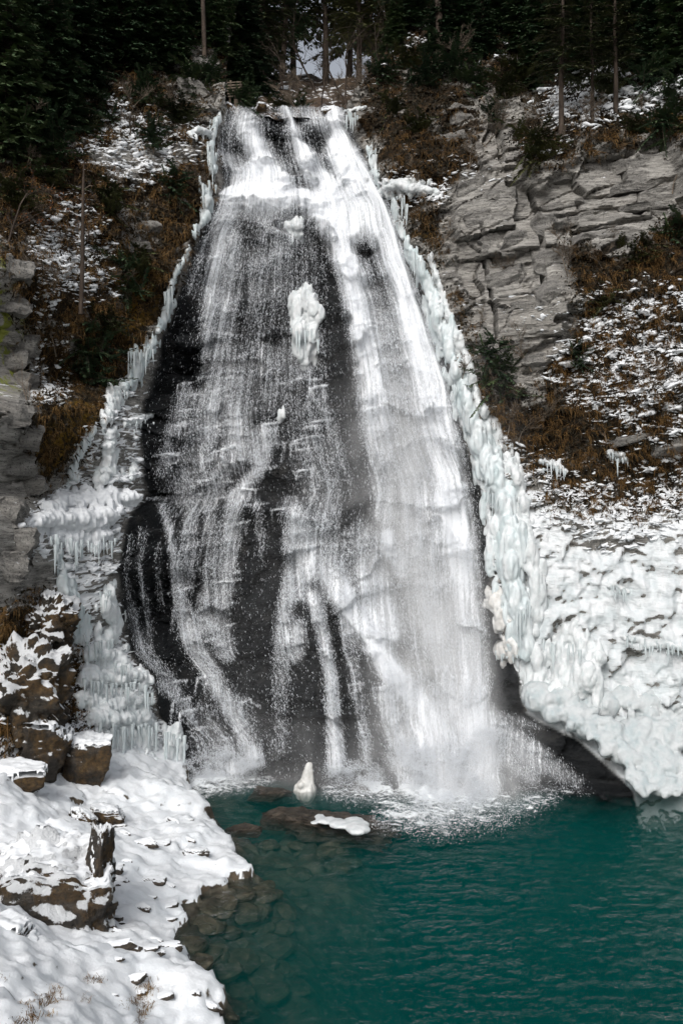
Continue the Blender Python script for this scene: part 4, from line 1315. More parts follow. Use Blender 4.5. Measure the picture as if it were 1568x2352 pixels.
lumps(t, 'ice_body', path([(210, 1500, 24), (250, 1500, 26), (285, 1520, 22)], .35, .3, .5, .8) + path([(200, 1545, 24), (260, 1555, 28), (320, 1545, 24), (345, 1560, 16)], .35, .35, .55, .7)
      + path([(190, 1600, 20), (240, 1610, 28), (300, 1605, 26), (345, 1610, 16)], .35, .35, .5, .7) + path([(215, 1650, 24), (270, 1650, 26), (325, 1640, 26), (350, 1660, 16)], .35, .35, .55, .8)
      + path([(250, 1700, 20), (300, 1690, 18), (345, 1700, 22)], .4, .35, .45) + path([(255, 1760, 18), (300, 1760, 20), (350, 1750, 24)], .4, .35, .45), MAT['left_ice'], .065, .11)
icicles(t, row(190, 1560, 255, 1570, 9, 30, 70, 6) + row(255, 1570, 350, 1575, 14, 25, 70, 6) + row(230, 1670, 300, 1670, 9, 40, 100, 6) + row(300, 1660, 360, 1665, 8, 30, 90, 6) + row(265, 1520, 300, 1530, 5, 30, 60, 5), .95)
t = ice('ice_pillar', 'tall fluted white ice pillar leaning at the left foot of the fall', 400, 1790)
lumps(t, 'ice_body', path([(378, 1668, 10), (388, 1690, 14), (396, 1720, 17), (402, 1750, 16), (408, 1780, 13), (412, 1800, 8)], .35, .2, .8) + path([(410, 1672, 11), (416, 1710, 10), (418, 1760, 8)], .4, .2, .8), MAT['left_ice'], .05, .09)
icicles(t, row(372, 1680, 424, 1690, 8, 50, 110, 5), 1.1)

# ice in the middle of the falling water
t = ice('ice_block', 'large white ice block frozen to the rock amid the falling water', 702, 840)
lumps(t, 'ice_body', path([(676, 682, 11), (700, 680, 12), (722, 682, 9)], .4, .15, .9) + path([(680, 695, 19), (684, 740, 21), (688, 775, 20), (694, 805, 17), (702, 838, 14)], .4, .15, .9)
      + path([(716, 695, 19), (718, 740, 21), (720, 765, 19), (712, 800, 17), (706, 830, 14)], .4, .15, .9), MAT['white_ice'], .045, .07)
icicles(t, row(668, 760, 736, 770, 8, 20, 60, 5), 1.2)
t = ice('ice_patch', 'pale icy patch below the big upper ledge amid the falling water', 680, 540)
lumps(t, 'ice_body', path([(658, 520, 8), (676, 518, 10), (694, 524, 9)], .4, .2, .8) + path([(668, 535, 10), (688, 540, 11), (696, 555, 8)], .4, .2, .8), MAT['white_ice'], .045, .07)
t = ice('ice_lump', 'small white ice knob on a ledge in the middle of the fall', 645, 972)
lumps(t, 'ice_body', path([(650, 944, 8), (647, 956, 9), (643, 970, 8)], .35, .15, .8), MAT['white_ice'], .04, .04)

MAT['stump_ice'] = simple_mat('stump_ice', [(.3, (.50, .48, .44)), (.6, (.74, .735, .71))], 7, .5, .8, .04, (1, 1, .6), .4)
# stump at the foot of the fall, standing on its rock in the water
b0 = on_pool(702, 1806)
t = thing('ice_stump', 'cream tapering ice stump standing at the foot of the fall', 'ice', b0)
wb = []
for k in range(11):
    s_ = k / 10
    wb.append((b0 + Vector((.02 + .10 * s_ + random.gauss(0, .012), -.35, -.10 + .80 * s_)), .20 * (1 - s_) ** 1.3 + .105, 1.0))
for k in range(8):
    wb.append((b0 + Vector((random.uniform(-.22, .2), random.uniform(-.55, -.25), random.uniform(-.05, .2))), random.uniform(.1, .16), .9))
lumps(t, 'ice_body', [], MAT['stump_ice'], .03, .035, wb, 2)

# the rounded ice bank right of the pool
MAT['bank_ice'] = simple_mat('bank_ice', [(.28, (.37, .43, .445)), (.5, (.47, .50, .507)), (.7, (.54, .555, .56))], 3.2, .5, .7, .05, (1, 1, .8), .35, detail=8)
t = thing('ice_bank', 'bulging white ice bank spilling down to the pool at right', 'ice', on_pool(1480, 1835))


def apron(u, v):
    """the bank's own slope, from the wall's foot down to the water"""
    Y = 29.9 - (v - 1540) / 290 * 2.5 + .25 * max(0, (1300 - u) / 100)
    return at(u, v, Y)


EDGE_U = [1200, 1215, 1300, 1365, 1420, 1430, 1450, 1490, 1568, 1800]
EDGE_V = [1600, 1632, 1668, 1710, 1752, 1790, 1815, 1832, 1836, 1836]
wb = []
for (u, v, r) in ((1240, 1590, 42), (1300, 1598, 46), (1345, 1575, 40), (1325, 1635, 40), (1390, 1610, 50), (1440, 1600, 44), (1490, 1610, 56), (1550, 1600, 60), (1234, 1612, 26), (1272, 1640, 26), (1355, 1668, 36), (1410, 1690, 38),
                  (1470, 1680, 50), (1530, 1680, 56), (1590, 1680, 60), (1440, 1735, 30), (1490, 1750, 44), (1550, 1760, 50), (1470, 1795, 28), (1515, 1805, 26), (1570, 1800, 36), (1640, 1780, 50), (1650, 1620, 60), (1700, 1700, 60), (1310, 1670, 14), (1390, 1725, 16)):
    p_ = apron(u, v)
    r_ = px(r, p_.y)
    wb.append((p_ + Vector((0, r_ * .75, -r_ * .25)), r_, .8))
for k in range(520):
    u = random.uniform(1205, 1680)
    v = random.uniform(1600, 1838)
    if v > np.interp(u, EDGE_U, EDGE_V) - 7 or (v < 1680 and random.random() < .7):
        continue
    p_ = apron(u, v)
    r_ = px(random.uniform(6, 13) * (1.25 if v < 1680 else 1.0), p_.y)
    wb.append((p_ + Vector((0, r_ * .2, random.uniform(-.1, .06))), r_, .85))
lumps(t, 'ice_body', [], MAT['bank_ice'], .06, .05, wb, 3)
t = thing('ice_dome', 'smooth rounded ice domes where the ice column meets the ice bank', 'ice', sp(1260, 1580))
lumps(t, 'ice_body', path([(1230, 1500, 22), (1240, 1540, 26), (1225, 1580, 26), (1215, 1610, 18)], .4, .3, .5) + path([(1275, 1480, 24), (1300, 1510, 28), (1290, 1555, 34), (1340, 1550, 36), (1260, 1590, 30)], .4, .3, .6)
      + path([(1300, 1450, 18), (1330, 1480, 22), (1370, 1510, 26)], .4, .3, .4), MAT['white_ice'], .06, .06)
icicles(t, row(1240, 1470, 1330, 1490, 10, 30, 70, 5), .9)
for k, (u0, v0, u1, v1, lab) in enumerate(((1430, 1465, 1500, 1480, 'row of icicles on the ice wall above the smooth part of the ice bank'), (1500, 1480, 1568, 1490, 'row of icicles at the right border low on the ice wall'),
                                          (1240, 1060, 1300, 1085, 'small icicles under the dark brown overhang at right'), (1395, 1040, 1440, 1060, 'dripping icicles at the dark cleft of the right wall'),
                                          (1400, 1345, 1440, 1360, 'short icicles on the frosted wall above the ice domes'))):
    t = ice('icicle_row', lab, (u0 + u1) / 2, (v0 + v1) / 2)
    lumps(t, 'ice_ledge', path([(u0, v0, 9), ((u0 + u1) / 2, (v0 + v1) / 2 - 5, 11), (u1, v1, 9)], .45, .3, .4, .6), MAT['white_ice'], .05, .06)
    icicles(t, row(u0, v0, u1, v1, 12, 14, 44, 4), .45)
finish_lumps()

# ------------------------------------------------------------------ boulders and slabs


def rock_mesh(seed, subdiv=4, planes=11, rough=.05):
    r_ = np.random.default_rng(seed)
    bm = bmesh.new()
    if planes == 0:
        bmesh.ops.create_icosphere(bm, subdivisions=5, radius=1)
    elif subdiv >= 4:                        # large ones start as a block so that they stay angular
        bmesh.ops.create_cube(bm, size=1.5)
        bmesh.ops.subdivide_edges(bm, edges=bm.edges[:], cuts=30 if seed < 390 else 7, use_grid_fill=True)
    else:
        bmesh.ops.create_icosphere(bm, subdivisions=subdiv, radius=1)
    co = np.array([v.co for v in bm.verts])
    for k in range(planes):
        n_ = r_.normal(size=3)
        n_ /= np.linalg.norm(n_)
        d = r_.uniform(.56, .92)
        over = np.maximum(0, co @ n_ - d)
        co -= over[:, None] * n_
    co += (co / np.linalg.norm(co, axis=1)[:, None]) * (rough * fbm(co[:, 0] * 2 + seed, co[:, 1] * 2, co[:, 2] * 2.6, 5, .6))[:, None]
    if subdiv >= 4:
        cvv, cbb, ctt = cells(co[:, 0] * 2.3 + co[:, 1] * 1.7 + seed, co[:, 2] * 2.6 + .5 * co[:, 1], seed % 50)
        co += (co / np.linalg.norm(co, axis=1)[:, None]) * ((cvv - .5) * (.09 if planes and seed != 24 else 0) + .03 * fbm(co[:, 0] * 9, co[:, 1] * 9, co[:, 2] * 11, 3, .6))[:, None]
    for v, c_ in zip(bm.verts, co): v.co = c_
    me = bpy.data.meshes.new('rock')
    bm.to_mesh(me)
    bm.free()
    me.polygons.foreach_set('use_smooth', np.full(len(me.polygons), subdiv >= 4))
    return me


def snow_cap_mesh(me, thick, low=.35):
    """the upper side of a rock, thickened into a rounded cap"""
    n_ = len(me.vertices)
    co = np.empty(n_ * 3, np.float32)
    me.vertices.foreach_get('co', co)
    nr = np.empty(n_ * 3, np.float32)
    me.vertices.foreach_get('normal', nr)
    co, nr = co.reshape(-1, 3), nr.reshape(-1, 3)
    up_ = nr[:, 2] + .3 * fbm(co[:, 0] * 2.2, co[:, 1] * 2.2, co[:, 2] * 2, 3)
    w = sstep(low - .12, low + .35, up_)
    c2 = co + np.array([0, 0, 1.0]) * (w * thick)[:, None] + nr * ((w * thick * .35) - .02)[:, None]
    Fc = np.array([p_.vertices[:] for p_ in me.polygons])
    Fc = Fc[(up_[Fc] > low - .12).all(1)]
    lab = np.arange(n_)                      # keep the one largest sheet
    for _ in range(200):
        new = lab.copy()
        mn = lab[Fc].min(1)
        for j in range(Fc.shape[1]): np.minimum.at(new, Fc[:, j], mn)
        if (new == lab).all(): break
        lab = new
    if len(Fc):
        ids, cnt = np.unique(lab[Fc[:, 0]], return_counts=True)
        Fc = Fc[lab[Fc[:, 0]] == ids[cnt.argmax()]]
    return compact(c2, Fc, {})


def boulder(name, label, p, size, rot, seed, mat, cap=.12, low=.35, cat='boulder', group=None, planes=14, rough=.08):
    t = thing(name, label, cat, p, group)
    me = rock_mesh(seed, 4, planes, rough)
    co = np.empty(len(me.vertices) * 3, np.float32)
    me.vertices.foreach_get('co', co)
    R_ = np.array(Euler(rot).to_matrix())
    co = (co.reshape(-1, 3) * np.array(size)) @ R_.T
    me.vertices.foreach_set('co', co.astype(np.float32).ravel())
    me.update()
    obj('rock', me, mat, t)
    if cap:
        v_, f_, _a = snow_cap_mesh(me, cap * .6, low)
        if len(f_): obj('snow_cap', mesh_np('snow_cap', v_, f_), MAT['snow'], t)
    return t


MAT['brown_rock'] = simple_mat('brown_wet_rock', [(.3, (.012, .010, .007)), (.5, (.042, .033, .023)), (.72, (.13, .10, .075))], 4.5, .45, 1.0, .08, (.8, .8, 2.2), .5, detail=9)
MAT['bed_stone'] = simple_mat('bed_stone', [(.3, (.035, .033, .022)), (.55, (.09, .08, .055)), (.75, (.18, .155, .11))], 2.0, .7, .5, .04)
MAT['hummock'] = rock_snow_material('snowy_tussock', [(.3, (.02, .014, .008)), (.6, (.09, .06, .03)), (.8, (.2, .15, .08))], .16, .6, 4)
MAT['outcrop'] = rock_snow_material('mossy_outcrop', [(.3, (.008, .007, .005)), (.5, (.03, .024, .016)), (.7, (.10, .08, .06))], .30, .85)
MAT['plastered'] = rock_snow_material('plastered_rock', [(.3, (.010, .009, .007)), (.5, (.04, .034, .027)), (.7, (.13, .11, .09))], .12, .7)
boulder('boulder', 'square brown mossy boulder with snow on top below the ice cascade', at(195, 1765, 25.7), (.82, .8, 1.05), (.05, .08, .25), 5, MAT['boulder'], .12, .45)
boulder('rock_outcrop', 'tall mossy brown outcrop with snow dabs at the left border', at(60, 1590, 25.0), (1.35, 1.0, 1.6), (.05, -.1, .35), 6, MAT['outcrop'], 0, cat='rock', rough=.3, planes=24)
boulder('rock_outcrop', 'brown ochre outcrop under the snowy crest at the left border', at(110, 1440, 26.6), (1.0, .9, 1.1), (.1, .1, .5), 7, MAT['outcrop'], 0, cat='rock', rough=.3, planes=24)
boulder('boulder', 'rounded snow capped boulder at the left border beside mossy rock', at(40, 1800, 23.4), (.85, .7, .5), (.1, .0, .2), 8, MAT['boulder'], .22, .3)
boulder('boulder', 'brown boulder draped in snow behind the round snow capped one', at(100, 1725, 25.0), (1.1, .8, .9), (.0, .1, .9), 12, MAT['boulder'], .16, .35)
boulder('boulder', 'small dark rock poking from the snow beneath the ice cascade', at(195, 1880, 22.9), (.42, .35, .22), (.2, .5, .4), 15, MAT['boulder'], .08, .4)
boulder('boulder', 'tilted snow covered slab beside the foot of the ice cascade', at(245, 1868, 23.6), (.55, .45, .22), (.1, .15, .2), 16, MAT['boulder'], .10, .3)
boulder('boulder', 'pointed dark slab standing upright in the foreground snow', at(212, 2050, 18.0), (.34, .8, 1.5), (-.12, .14, .45), 21, MAT['boulder'], .04, .45, planes=10)
boulder('boulder', 'big snow plastered boulder leaning on the pointed slab', at(112, 2060, 17.9), (1.45, 1.1, 1.75), (.0, -.06, .2), 24, MAT['plastered'], .06, .5, rough=.14)
boulder('boulder', 'brown edged boulder with snow cap at the lower left border', at(5, 2185, 15.6), (.75, .6, .6), (.1, .1, .3), 27, MAT['boulder'], .16, .3, rough=.08)
boulder('boulder', 'brown flat rock in the snow between pointed slab and shore', at(230, 2185, 17.3), (.42, .4, .22), (.1, .05, .1), 29, MAT['boulder'], .10, .4)
for k, (u, v, s, lab) in enumerate(((330, 1940, .34, 'dark flat rock edge showing through snow below the ice cascade foot'), (370, 1945, .26, 'second dark rock sliver beside the flat rock edge in snow'), (450, 1960, .30, 'thin dark slab edge in snow near the pointed shore'), (350, 2028, .28, 'brown slab edge in the middle of the snowy shore'),
                                    (320, 2090, .26, 'thin dark slit of rock in the snow above the lower bay'), (255, 2005, .24, 'dark rock edge in snow right of the pointed slab'), (498, 1990, .22, 'small dark rock at the tip of the snowy point'), (480, 2318, .24, 'dark stone at the snow edge by the bottom border'))):
    p_ = gp(u, v)
    boulder('rock_slab', lab, p_ + Vector((0, .08, -.02)), (s * 1.25, s * .5, .10), (.30, random.uniform(-.2, .2), random.uniform(-.4, .4)), 40 + k, MAT['brown_rock'], .06, .55, cat='rock')

random.seed(9)
for k in range(34):
    for _ in range(40):
        u, v = random.uniform(240, 560), random.uniform(1880, 2300)
        if sample(M_land, u, v) > .9 and sample(M_land, u + 26, v + 10) > .5 and u > 250 + max(0, 2150 - v) * -.1: break
    s = random.uniform(.09, .22)
    boulder('rock_sliver', 'small dark rock sliver poking through the snowy shore', gp(u, v) + Vector((0, .05, -.015)), (s * 1.6, s * .6, s * .42), (.3, random.uniform(-.25, .25), random.uniform(-.5, .3)), 400 + k, MAT['brown_rock'], .05, .5, cat='rock', group='rock slivers in the snowy shore')

# rock shelf in the pool with its icy cap
boulder('rock_shelf', 'flat brown rock shelf rising from the pool, carrying an ice patch', on_pool(775, 1900, -.12), (1.7, .95, .22), (.05, .05, -.25), 61, MAT['brown_rock'], 0, cat='rock', planes=9, rough=.2)
t = thing('ice_patch', 'white ice patch lying on the rock shelf in the pool', 'ice', on_pool(780, 1900, .2))
wb = []
for k in range(26):
    s_ = k / 25
    wb.append((on_pool(728 + 98 * s_ + random.gauss(0, 4), 1882 + 22 * s_ + random.gauss(0, 5), .20), random.uniform(.16, .28) * (.6 + .6 * s_), .35))
lumps(t, 'ice_body', [], MAT['white_ice'], .04, .03, wb, 2)
finish_lumps()
for k, (u, v, s, lab) in enumerate(((620, 1822, .75, 'dark wet rock at the water line left of the ice stump'), (560, 1905, .6, 'brown rock awash off the snowy point'), (660, 1880, .9, 'low brown rock awash left of the rock shelf'), (820, 1812, .7, 'dark rock under white water right of the ice stump'),
                                    (1060, 1770, .6, 'dark rock breaking the foam below the heavy right flow'), (1170, 1745, .6, 'black rock amid the streaks right of the foam'), (1330, 1745, 1.1, 'sloping black rock between foam and ice bank'), (1400, 1800, .7, 'black rock at the water under the ice bank edge'), (1250, 1690, 1.0, 'wet dark rock at the foot of the stubby ice column'))):
    boulder('shore_rock', lab, on_pool(u, v, -.06), (s, s * .6, s * .26), (.05, random.uniform(-.1, .1), random.uniform(-.4, .3)), 70 + k, MAT['brown_rock'], 0, cat='rock', planes=8)
# stones on the bed that show through the shallow water
SM = [rock_mesh(100 + k, 2, 7, .06) for k in range(6)]
for me in SM: me.materials.append(MAT['bed_stone'])
for k in range(110):
    for _ in range(30):
        u, v = random.uniform(400, 900), random.uniform(1880, 2352)
        if sample(M_land, u, v) < .2 and u < 660 + 160 * math.exp(-((v - 1960) / 90) ** 2) + max(0, (v - 2200) * .6) * random.random(): break
    p_ = gp(u, v)
    z_ = float(ground(p_.x, p_.y))
    o = obj('bed_stone', random.choice(SM), None)
    s = random.uniform(.16, .5) * random.uniform(.6, 1)
    o.location = (p_.x, p_.y, min(z_ + s * .05, -.06 - s * .4))
    o.scale = (s * random.uniform(.9, 1.4), s, s * .5)
    o.rotation_euler = (random.gauss(0, .15), random.gauss(0, .15), random.uniform(0, 6))
    tag(o, 'greenish stone lying on the bed of the shallow pool', 'stone', 'stones on the pool bed', 'thing')
# ------------------------------------------------------------------ the wooded valley behind the lip
VX, VY = np.meshgrid(np.arange(-14, 18, .22), np.arange(38.2, 74, .22))
vb = 23.0 + (np.minimum(VY, 63) - 38.2) * .50 - np.maximum(0, VY - 63) * .3
VZ = vb + .05 * np.maximum(0, np.abs(VX - .5) - 1.5) ** 1.6 + .45 * fbm(VX * .5, VY * .5, 4.1, 5, .55) - .5 * np.exp(-((VX + .3) / 1.2) ** 2) * np.clip((46 - VY) / 8, 0, 1)


def valley(x, y): return bilinear(VZ, -14, 38.2, .22, np.asarray(x, float), np.asarray(y, float))


m, nt, p, out = new_mat('valley_floor')
g = G(nt)
c = g.coord()
sf = g.mapr(g.math('ADD', g.math('MULTIPLY', g.math('SUBTRACT', g.noise(c, 1.5, 7, .7), .5), 1.9), g.up()), .86, 1.02)
g.link(g.mix(sf, g.ramp(g.noise(c, 3, 6), [(.3, (.02, .014, .009)), (.6, (.08, .05, .028)), (.8, (.15, .1, .06))]), SNOW), p.inputs['Base Color'])
p.inputs['Roughness'].default_value = .9
g.link(g.bump(g.noise(c, 6, 5), .6, .1), p.inputs['Normal'])
tag(obj('hillside', mesh_np('hillside', np.stack([VX, VY, VZ], -1).reshape(-1, 3), grid_faces(*VX.shape)), m), 'snowy wooded slope behind the lip of the fall', 'hillside', kind='structure')

# ------------------------------------------------------------------ plants
MAT['bark'] = simple_mat('bark', [(.3, (.018, .013, .010)), (.55, (.055, .040, .030)), (.75, (.11, .085, .065))], 4, .9, .8, .03, (1, 1, .25))
MAT['pale_bark'] = simple_mat('pale_bark', [(.3, (.07, .055, .042)), (.6, (.17, .135, .10)), (.8, (.28, .23, .18))], 5, .9, .6, .02, (1, 1, .3))


def leaf_mat(name, stops, scale=1.6):
    m, nt, p, out = new_mat(name)
    g = G(nt)
    oi = g.n('ShaderNodeObjectInfo')
    n_ = g.noise(g.coord(), scale, 5, .7)
    g.link(g.ramp(g.math('ADD', n_, g.math('MULTIPLY', g.math('SUBTRACT', oi.outputs['Random'], .5), .22)), stops), p.inputs['Base Color'])
    p.inputs['Roughness'].default_value = .75
    p.inputs['Specular IOR Level'].default_value = .2
    return m


MAT['needles'] = leaf_mat('needles', [(.28, (.018, .035, .021)), (.5, (.042, .074, .036)), (.72, (.09, .12, .05))])
MAT['olive_needles'] = leaf_mat('olive_needles', [(.28, (.016, .024, .011)), (.5, (.048, .058, .022)), (.72, (.11, .11, .04))])
MAT['dead_grass'] = leaf_mat('dead_grass', [(.25, (.03, .018, .008)), (.42, (.11, .06, .020)), (.56, (.20, .115, .04)), (.74, (.40, .30, .16))], 5.0)
MAT['litter'] = leaf_mat('litter', [(.28, (.006, .006, .004)), (.5, (.030, .022, .011)), (.66, (.085, .050, .022)), (.8, (.16, .10, .05))], 5.0)
MAT['rust_leaves'] = leaf_mat('rust_leaves', [(.3, (.12, .04, .012)), (.6, (.26, .10, .03)), (.8, (.34, .17, .06))])


class Tubes:
    def __init__(self, seg=4): self.V, self.F, self.seg = [], [], seg

    def add(self, pts, radii):
        seg, base = self.seg, len(self.V)
        n_ = len(pts)
        for i, (p_, r) in enumerate(zip(pts, radii)):
            d = (pts[min(i + 1, n_ - 1)] - pts[max(i - 1, 0)]).normalized()
            a = d.cross(Vector((.31, .87, .12)))
            if a.length < 1e-3: a = d.cross(Vector((1, 0, 0)))
            a.normalize()
            b_ = d.cross(a)
            for j in range(seg):
                t_ = 2 * math.pi * j / seg
                self.V.append(p_ + (a * math.cos(t_) + b_ * math.sin(t_)) * r)
        for i in range(n_ - 1):
            for j in range(seg):
                q_, k = base + i * seg + j, base + i * seg + (j + 1) % seg
                self.F.append((q_, k, k + seg, q_ + seg))

    def mesh(self, name, mat):
        me = mesh_np(name, np.array([v[:] for v in self.V]), np.array(self.F))
        me.materials.append(mat)
        return me


def conifer_meshes(seed, h=14.0, r=2.6, bare=.15, mat='needles', dense=1.0):
    rd = random.Random(seed)
    T = Tubes(6)
    bend = [Vector((rd.gauss(0, .05), rd.gauss(0, .05), 0)) for _ in range(8)]
    pts = [Vector((0, 0, -.6))]
    for k in range(8): pts.append(pts[-1] + bend[k] + Vector((0, 0, (h + .6) / 8)))
    T.add(pts, [.20 * h / 14 * (1 - k / 8.6) + .015 for k in range(9)])
    V, Fc = [], []
    z = h * bare
    while z < h * .985:
        t_ = (z - h * bare) / (h * (1 - bare))
        L = r * (1 - t_) ** .75 * rd.uniform(.55, 1.15) + .15
        a0 = rd.uniform(0, 6.28)
        for b_ in range(rd.choice((2, 3, 3))):
            a = a0 + b_ * 2.1 + rd.gauss(0, .3)
            d = Vector((math.cos(a), math.sin(a), 0))
            sd_ = Vector((-d.y, d.x, 0))
            dro = rd.uniform(.18, .5) * (1 - .5 * t_)
            n_ = max(4, int(L * 9 * dense))
            o_ = Vector((0, 0, z))
            T.V and None
            br = [o_ + d * (L * s) + Vector((0, 0, .12 * L * s - dro * L * s * s)) for s in (0, .35, .7, 1)]
            T.add(br, [.028, .02, .012, .005])
            for k in range(n_):
                s = (k + rd.random()) / n_
                if s < .12: continue
                c_ = o_ + d * (L * s) + Vector((0, 0, .12 * L * s - dro * L * s * s))
                for sg in (-1, 1):
                    tw = (.26 + .42 * (1 - abs(2 * s - .9))) * min(1, .5 + L * .3) * rd.uniform(.6, 1.2)
                    e = (d * rd.uniform(.35, .9) + sd_ * sg * rd.uniform(.5, 1.0) + Vector((0, 0, rd.uniform(-.65, .05)))).normalized()
                    w = e.cross(Vector((0, 0, 1))).normalized() * tw * rd.uniform(.12, .22) + Vector((0, 0, rd.uniform(-.04, .04)))
                    i = len(V)
                    V += [c_ - w * .4, c_ + e * tw * .6 - w, c_ + e * tw, c_ + e * tw * .55 + w]
                    Fc.append((i, i + 1, i + 2, i + 3))
        z += rd.uniform(.16, .34) * (h / 14) / dense
    cr = mesh_np('crown', np.array([v[:] for v in V]), np.array(Fc), smooth=False)
    cr.materials.append(MAT[mat])
    return T.mesh('trunk', MAT['bark']), cr


CONS = [conifer_meshes(1, 12, 2.8, .06), conifer_meshes(2, 13, 2.5, .18, 'olive_needles'), conifer_meshes(3, 7, 2.1, .03, 'needles', 1.5), conifer_meshes(4, 14, 2.1, .26, 'olive_needles'), conifer_meshes(5, 12, 2.2, .22)]


def bush_meshes(seed, r=1.0, mat='needles', n_br=46):
    """evergreen bush hugging a wall: drooping sprays reaching out towards the open side"""
    rd = random.Random(seed)
    T = Tubes(3)
    V, Fc = [], []
    for _ in range(n_br):
        d = Vector((rd.gauss(0, 1), rd.gauss(-.5, .6), rd.gauss(.25, .75))).normalized()
        L = r * rd.uniform(.35, 1.15)
        o_ = Vector((rd.gauss(0, .22), rd.gauss(0, .1), rd.uniform(-.1, .9))) * r
        T.add([o_, o_ + d * (L * .5), o_ + d * L + Vector((0, 0, -.18 * L))], [.014, .010, .004])
        sd_ = d.cross(Vector((0, 0, 1))).normalized()
        n_ = int(L * 30)
        for k in range(n_):
            s = (k + rd.random()) / n_
            c_ = o_ + d * (L * s) + Vector((0, 0, -.18 * L * s * s))
            for sg in (-1, 1):
                tw = rd.uniform(.08, .24) * (1.15 - .5 * s)
                e = (d * rd.uniform(.3, .9) + sd_ * sg * rd.uniform(.4, 1.0) + Vector((0, 0, rd.uniform(-.7, .15)))).normalized()
                w = e.cross(Vector((0, .3, 1))).normalized() * tw * rd.uniform(.14, .26)
                i = len(V)
                V += [c_ - w * .4, c_ + e * tw * .6 - w, c_ + e * tw, c_ + e * tw * .55 + w]
                Fc.append((i, i + 1, i + 2, i + 3))
    cr = mesh_np('crown', np.array([v[:] for v in V]), np.array(Fc), smooth=False)
    cr.materials.append(MAT[mat])
    return T.mesh('trunk', MAT['bark']), cr


SMALL = [bush_meshes(6, 1.25), bush_meshes(7, 1.15), bush_meshes(8, 1.1, 'olive_needles')]


def tree(name, label, pair, p_, s=1.0, rz=None, group=None, lean=0.0, cat='tree'):
    t = thing(name, label, cat, p_, group, random.uniform(0, 6.28) if rz is None else rz)
    t.scale = (s, s, s)
    t.rotation_euler.x = lean
    obj('trunk', pair[0], None, t)
    obj('crown', pair[1], None, t)
    return t


random.seed(21)
# up the valley, behind the lip: (x, y, variant, size)
for x, y, k, s in ((-5.4, 43, 2, .8), (-4.6, 46, 2, .9), (-6.6, 47, 2, 1.1), (-3.9, 50, 1, .8), (-3.3, 55, 4, .95), (-4.4, 57, 0, .8), (-5.6, 61, 1, 1.), (-7.5, 54, 0, .9), (-4.2, 42.2, 2, .4), (-5.6, 52, 0, .8), (-2.9, 60, 3, 1.),
                  (-.9, 58, 3, 1.), (.9, 52, 3, .85), (.4, 61, 1, .95), (1.9, 56, 4, .9), (2.7, 52, 1, .8), (3.6, 57, 0, .8), (4.4, 48, 2, .8), (5.4, 52, 0, .7), (6.6, 48, 0, .8), (5.0, 62, 2, 1.), (7.6, 60, 3, 1.), (3.2, 63, 4, 1.), (8.6, 53, 2, .95), (-9, 60, 0, 1.), (10.5, 58, 0, 1.)):
    tree('pine_tree', 'dark conifer among the trees behind the lip', CONS[k], (x, y, float(valley(x, y)) - .2), s, group='conifers in the valley behind the lip')
# on the slopes above the gorge
def upslope(u, v):
    p_ = sp(u, v)
    return p_
for u, v, k, s in ((10, 330, 2, .85), (60, 300, 2, .7), (120, 280, 2, .75), (-40, 250, 2, .9), (30, 220, 2, .9), (100, 190, 2, .8), (170, 200, 2, .75), (220, 170, 2, .65), (280, 150, 2, .7), (340, 150, 2, .6), (400, 140, 2, .55), (150, 100, 2, .8), (230, 80, 2, .8), (310, 70, 2, .75), (390, 60, 2, .7), (450, 60, 2, .6), (70, 90, 2, .9), (-20, 120, 2, .9), (490, 110, 2, .4), (500, 20, 0, .4), (20, 20, 0, .6), (200, 10, 0, .5), (350, 0, 0, .5), (110, 0, 0, .6)):
    tree('fir_tree', 'dark dense fir on the shaded slope above the left wall', CONS[k], upslope(u, v) + Vector((0, .1, -.2)), s, group='firs above the left wall', lean=-.03)
for u, v, k, s in ((905, 100, 2, .35), (950, 60, 2, .5), (1010, 110, 2, .4), (1060, 80, 2, .55), (1110, 130, 2, .4), (1150, 70, 2, .6), (1200, 110, 2, .6), (1250, 150, 2, .6), (1300, 110, 2, .7), (1350, 150, 2, .6), (1400, 110, 2, .7), (1450, 140, 2, .65), (1510, 150, 2, .7), (1560, 170, 2, .65), (1600, 130, 2, .8), (1480, 60, 2, .8), (1380, 40, 2, .8), (1280, 40, 2, .8), (1180, 10, 2, .7), (1080, 0, 0, .4), (980, 0, 0, .4), (1540, 60, 2, .9), (1220, 200, 2, .35), (1480, 190, 2, .4), (920, 10, 0, .4)):
    tree('fir_tree', 'dark dense fir on the steep slope above the right wall', CONS[k], upslope(u, v) + Vector((0, .1, -.2)), s, group='firs above the right wall', lean=-.03)
for u, v, k, s, lab in ((1285, 290, 3, .52, 'slender pine with a long bare trunk on the snowy right terrace'), (1410, 250, 3, .46, 'thin straight pine at the back of the snowy right terrace'), (1355, 285, 3, .40, 'young thin pine between two taller ones on the right terrace')):
    tree('pine_tree', lab, CONS[k], sp(u, v) + Vector((0, -.2, -.1)), s)
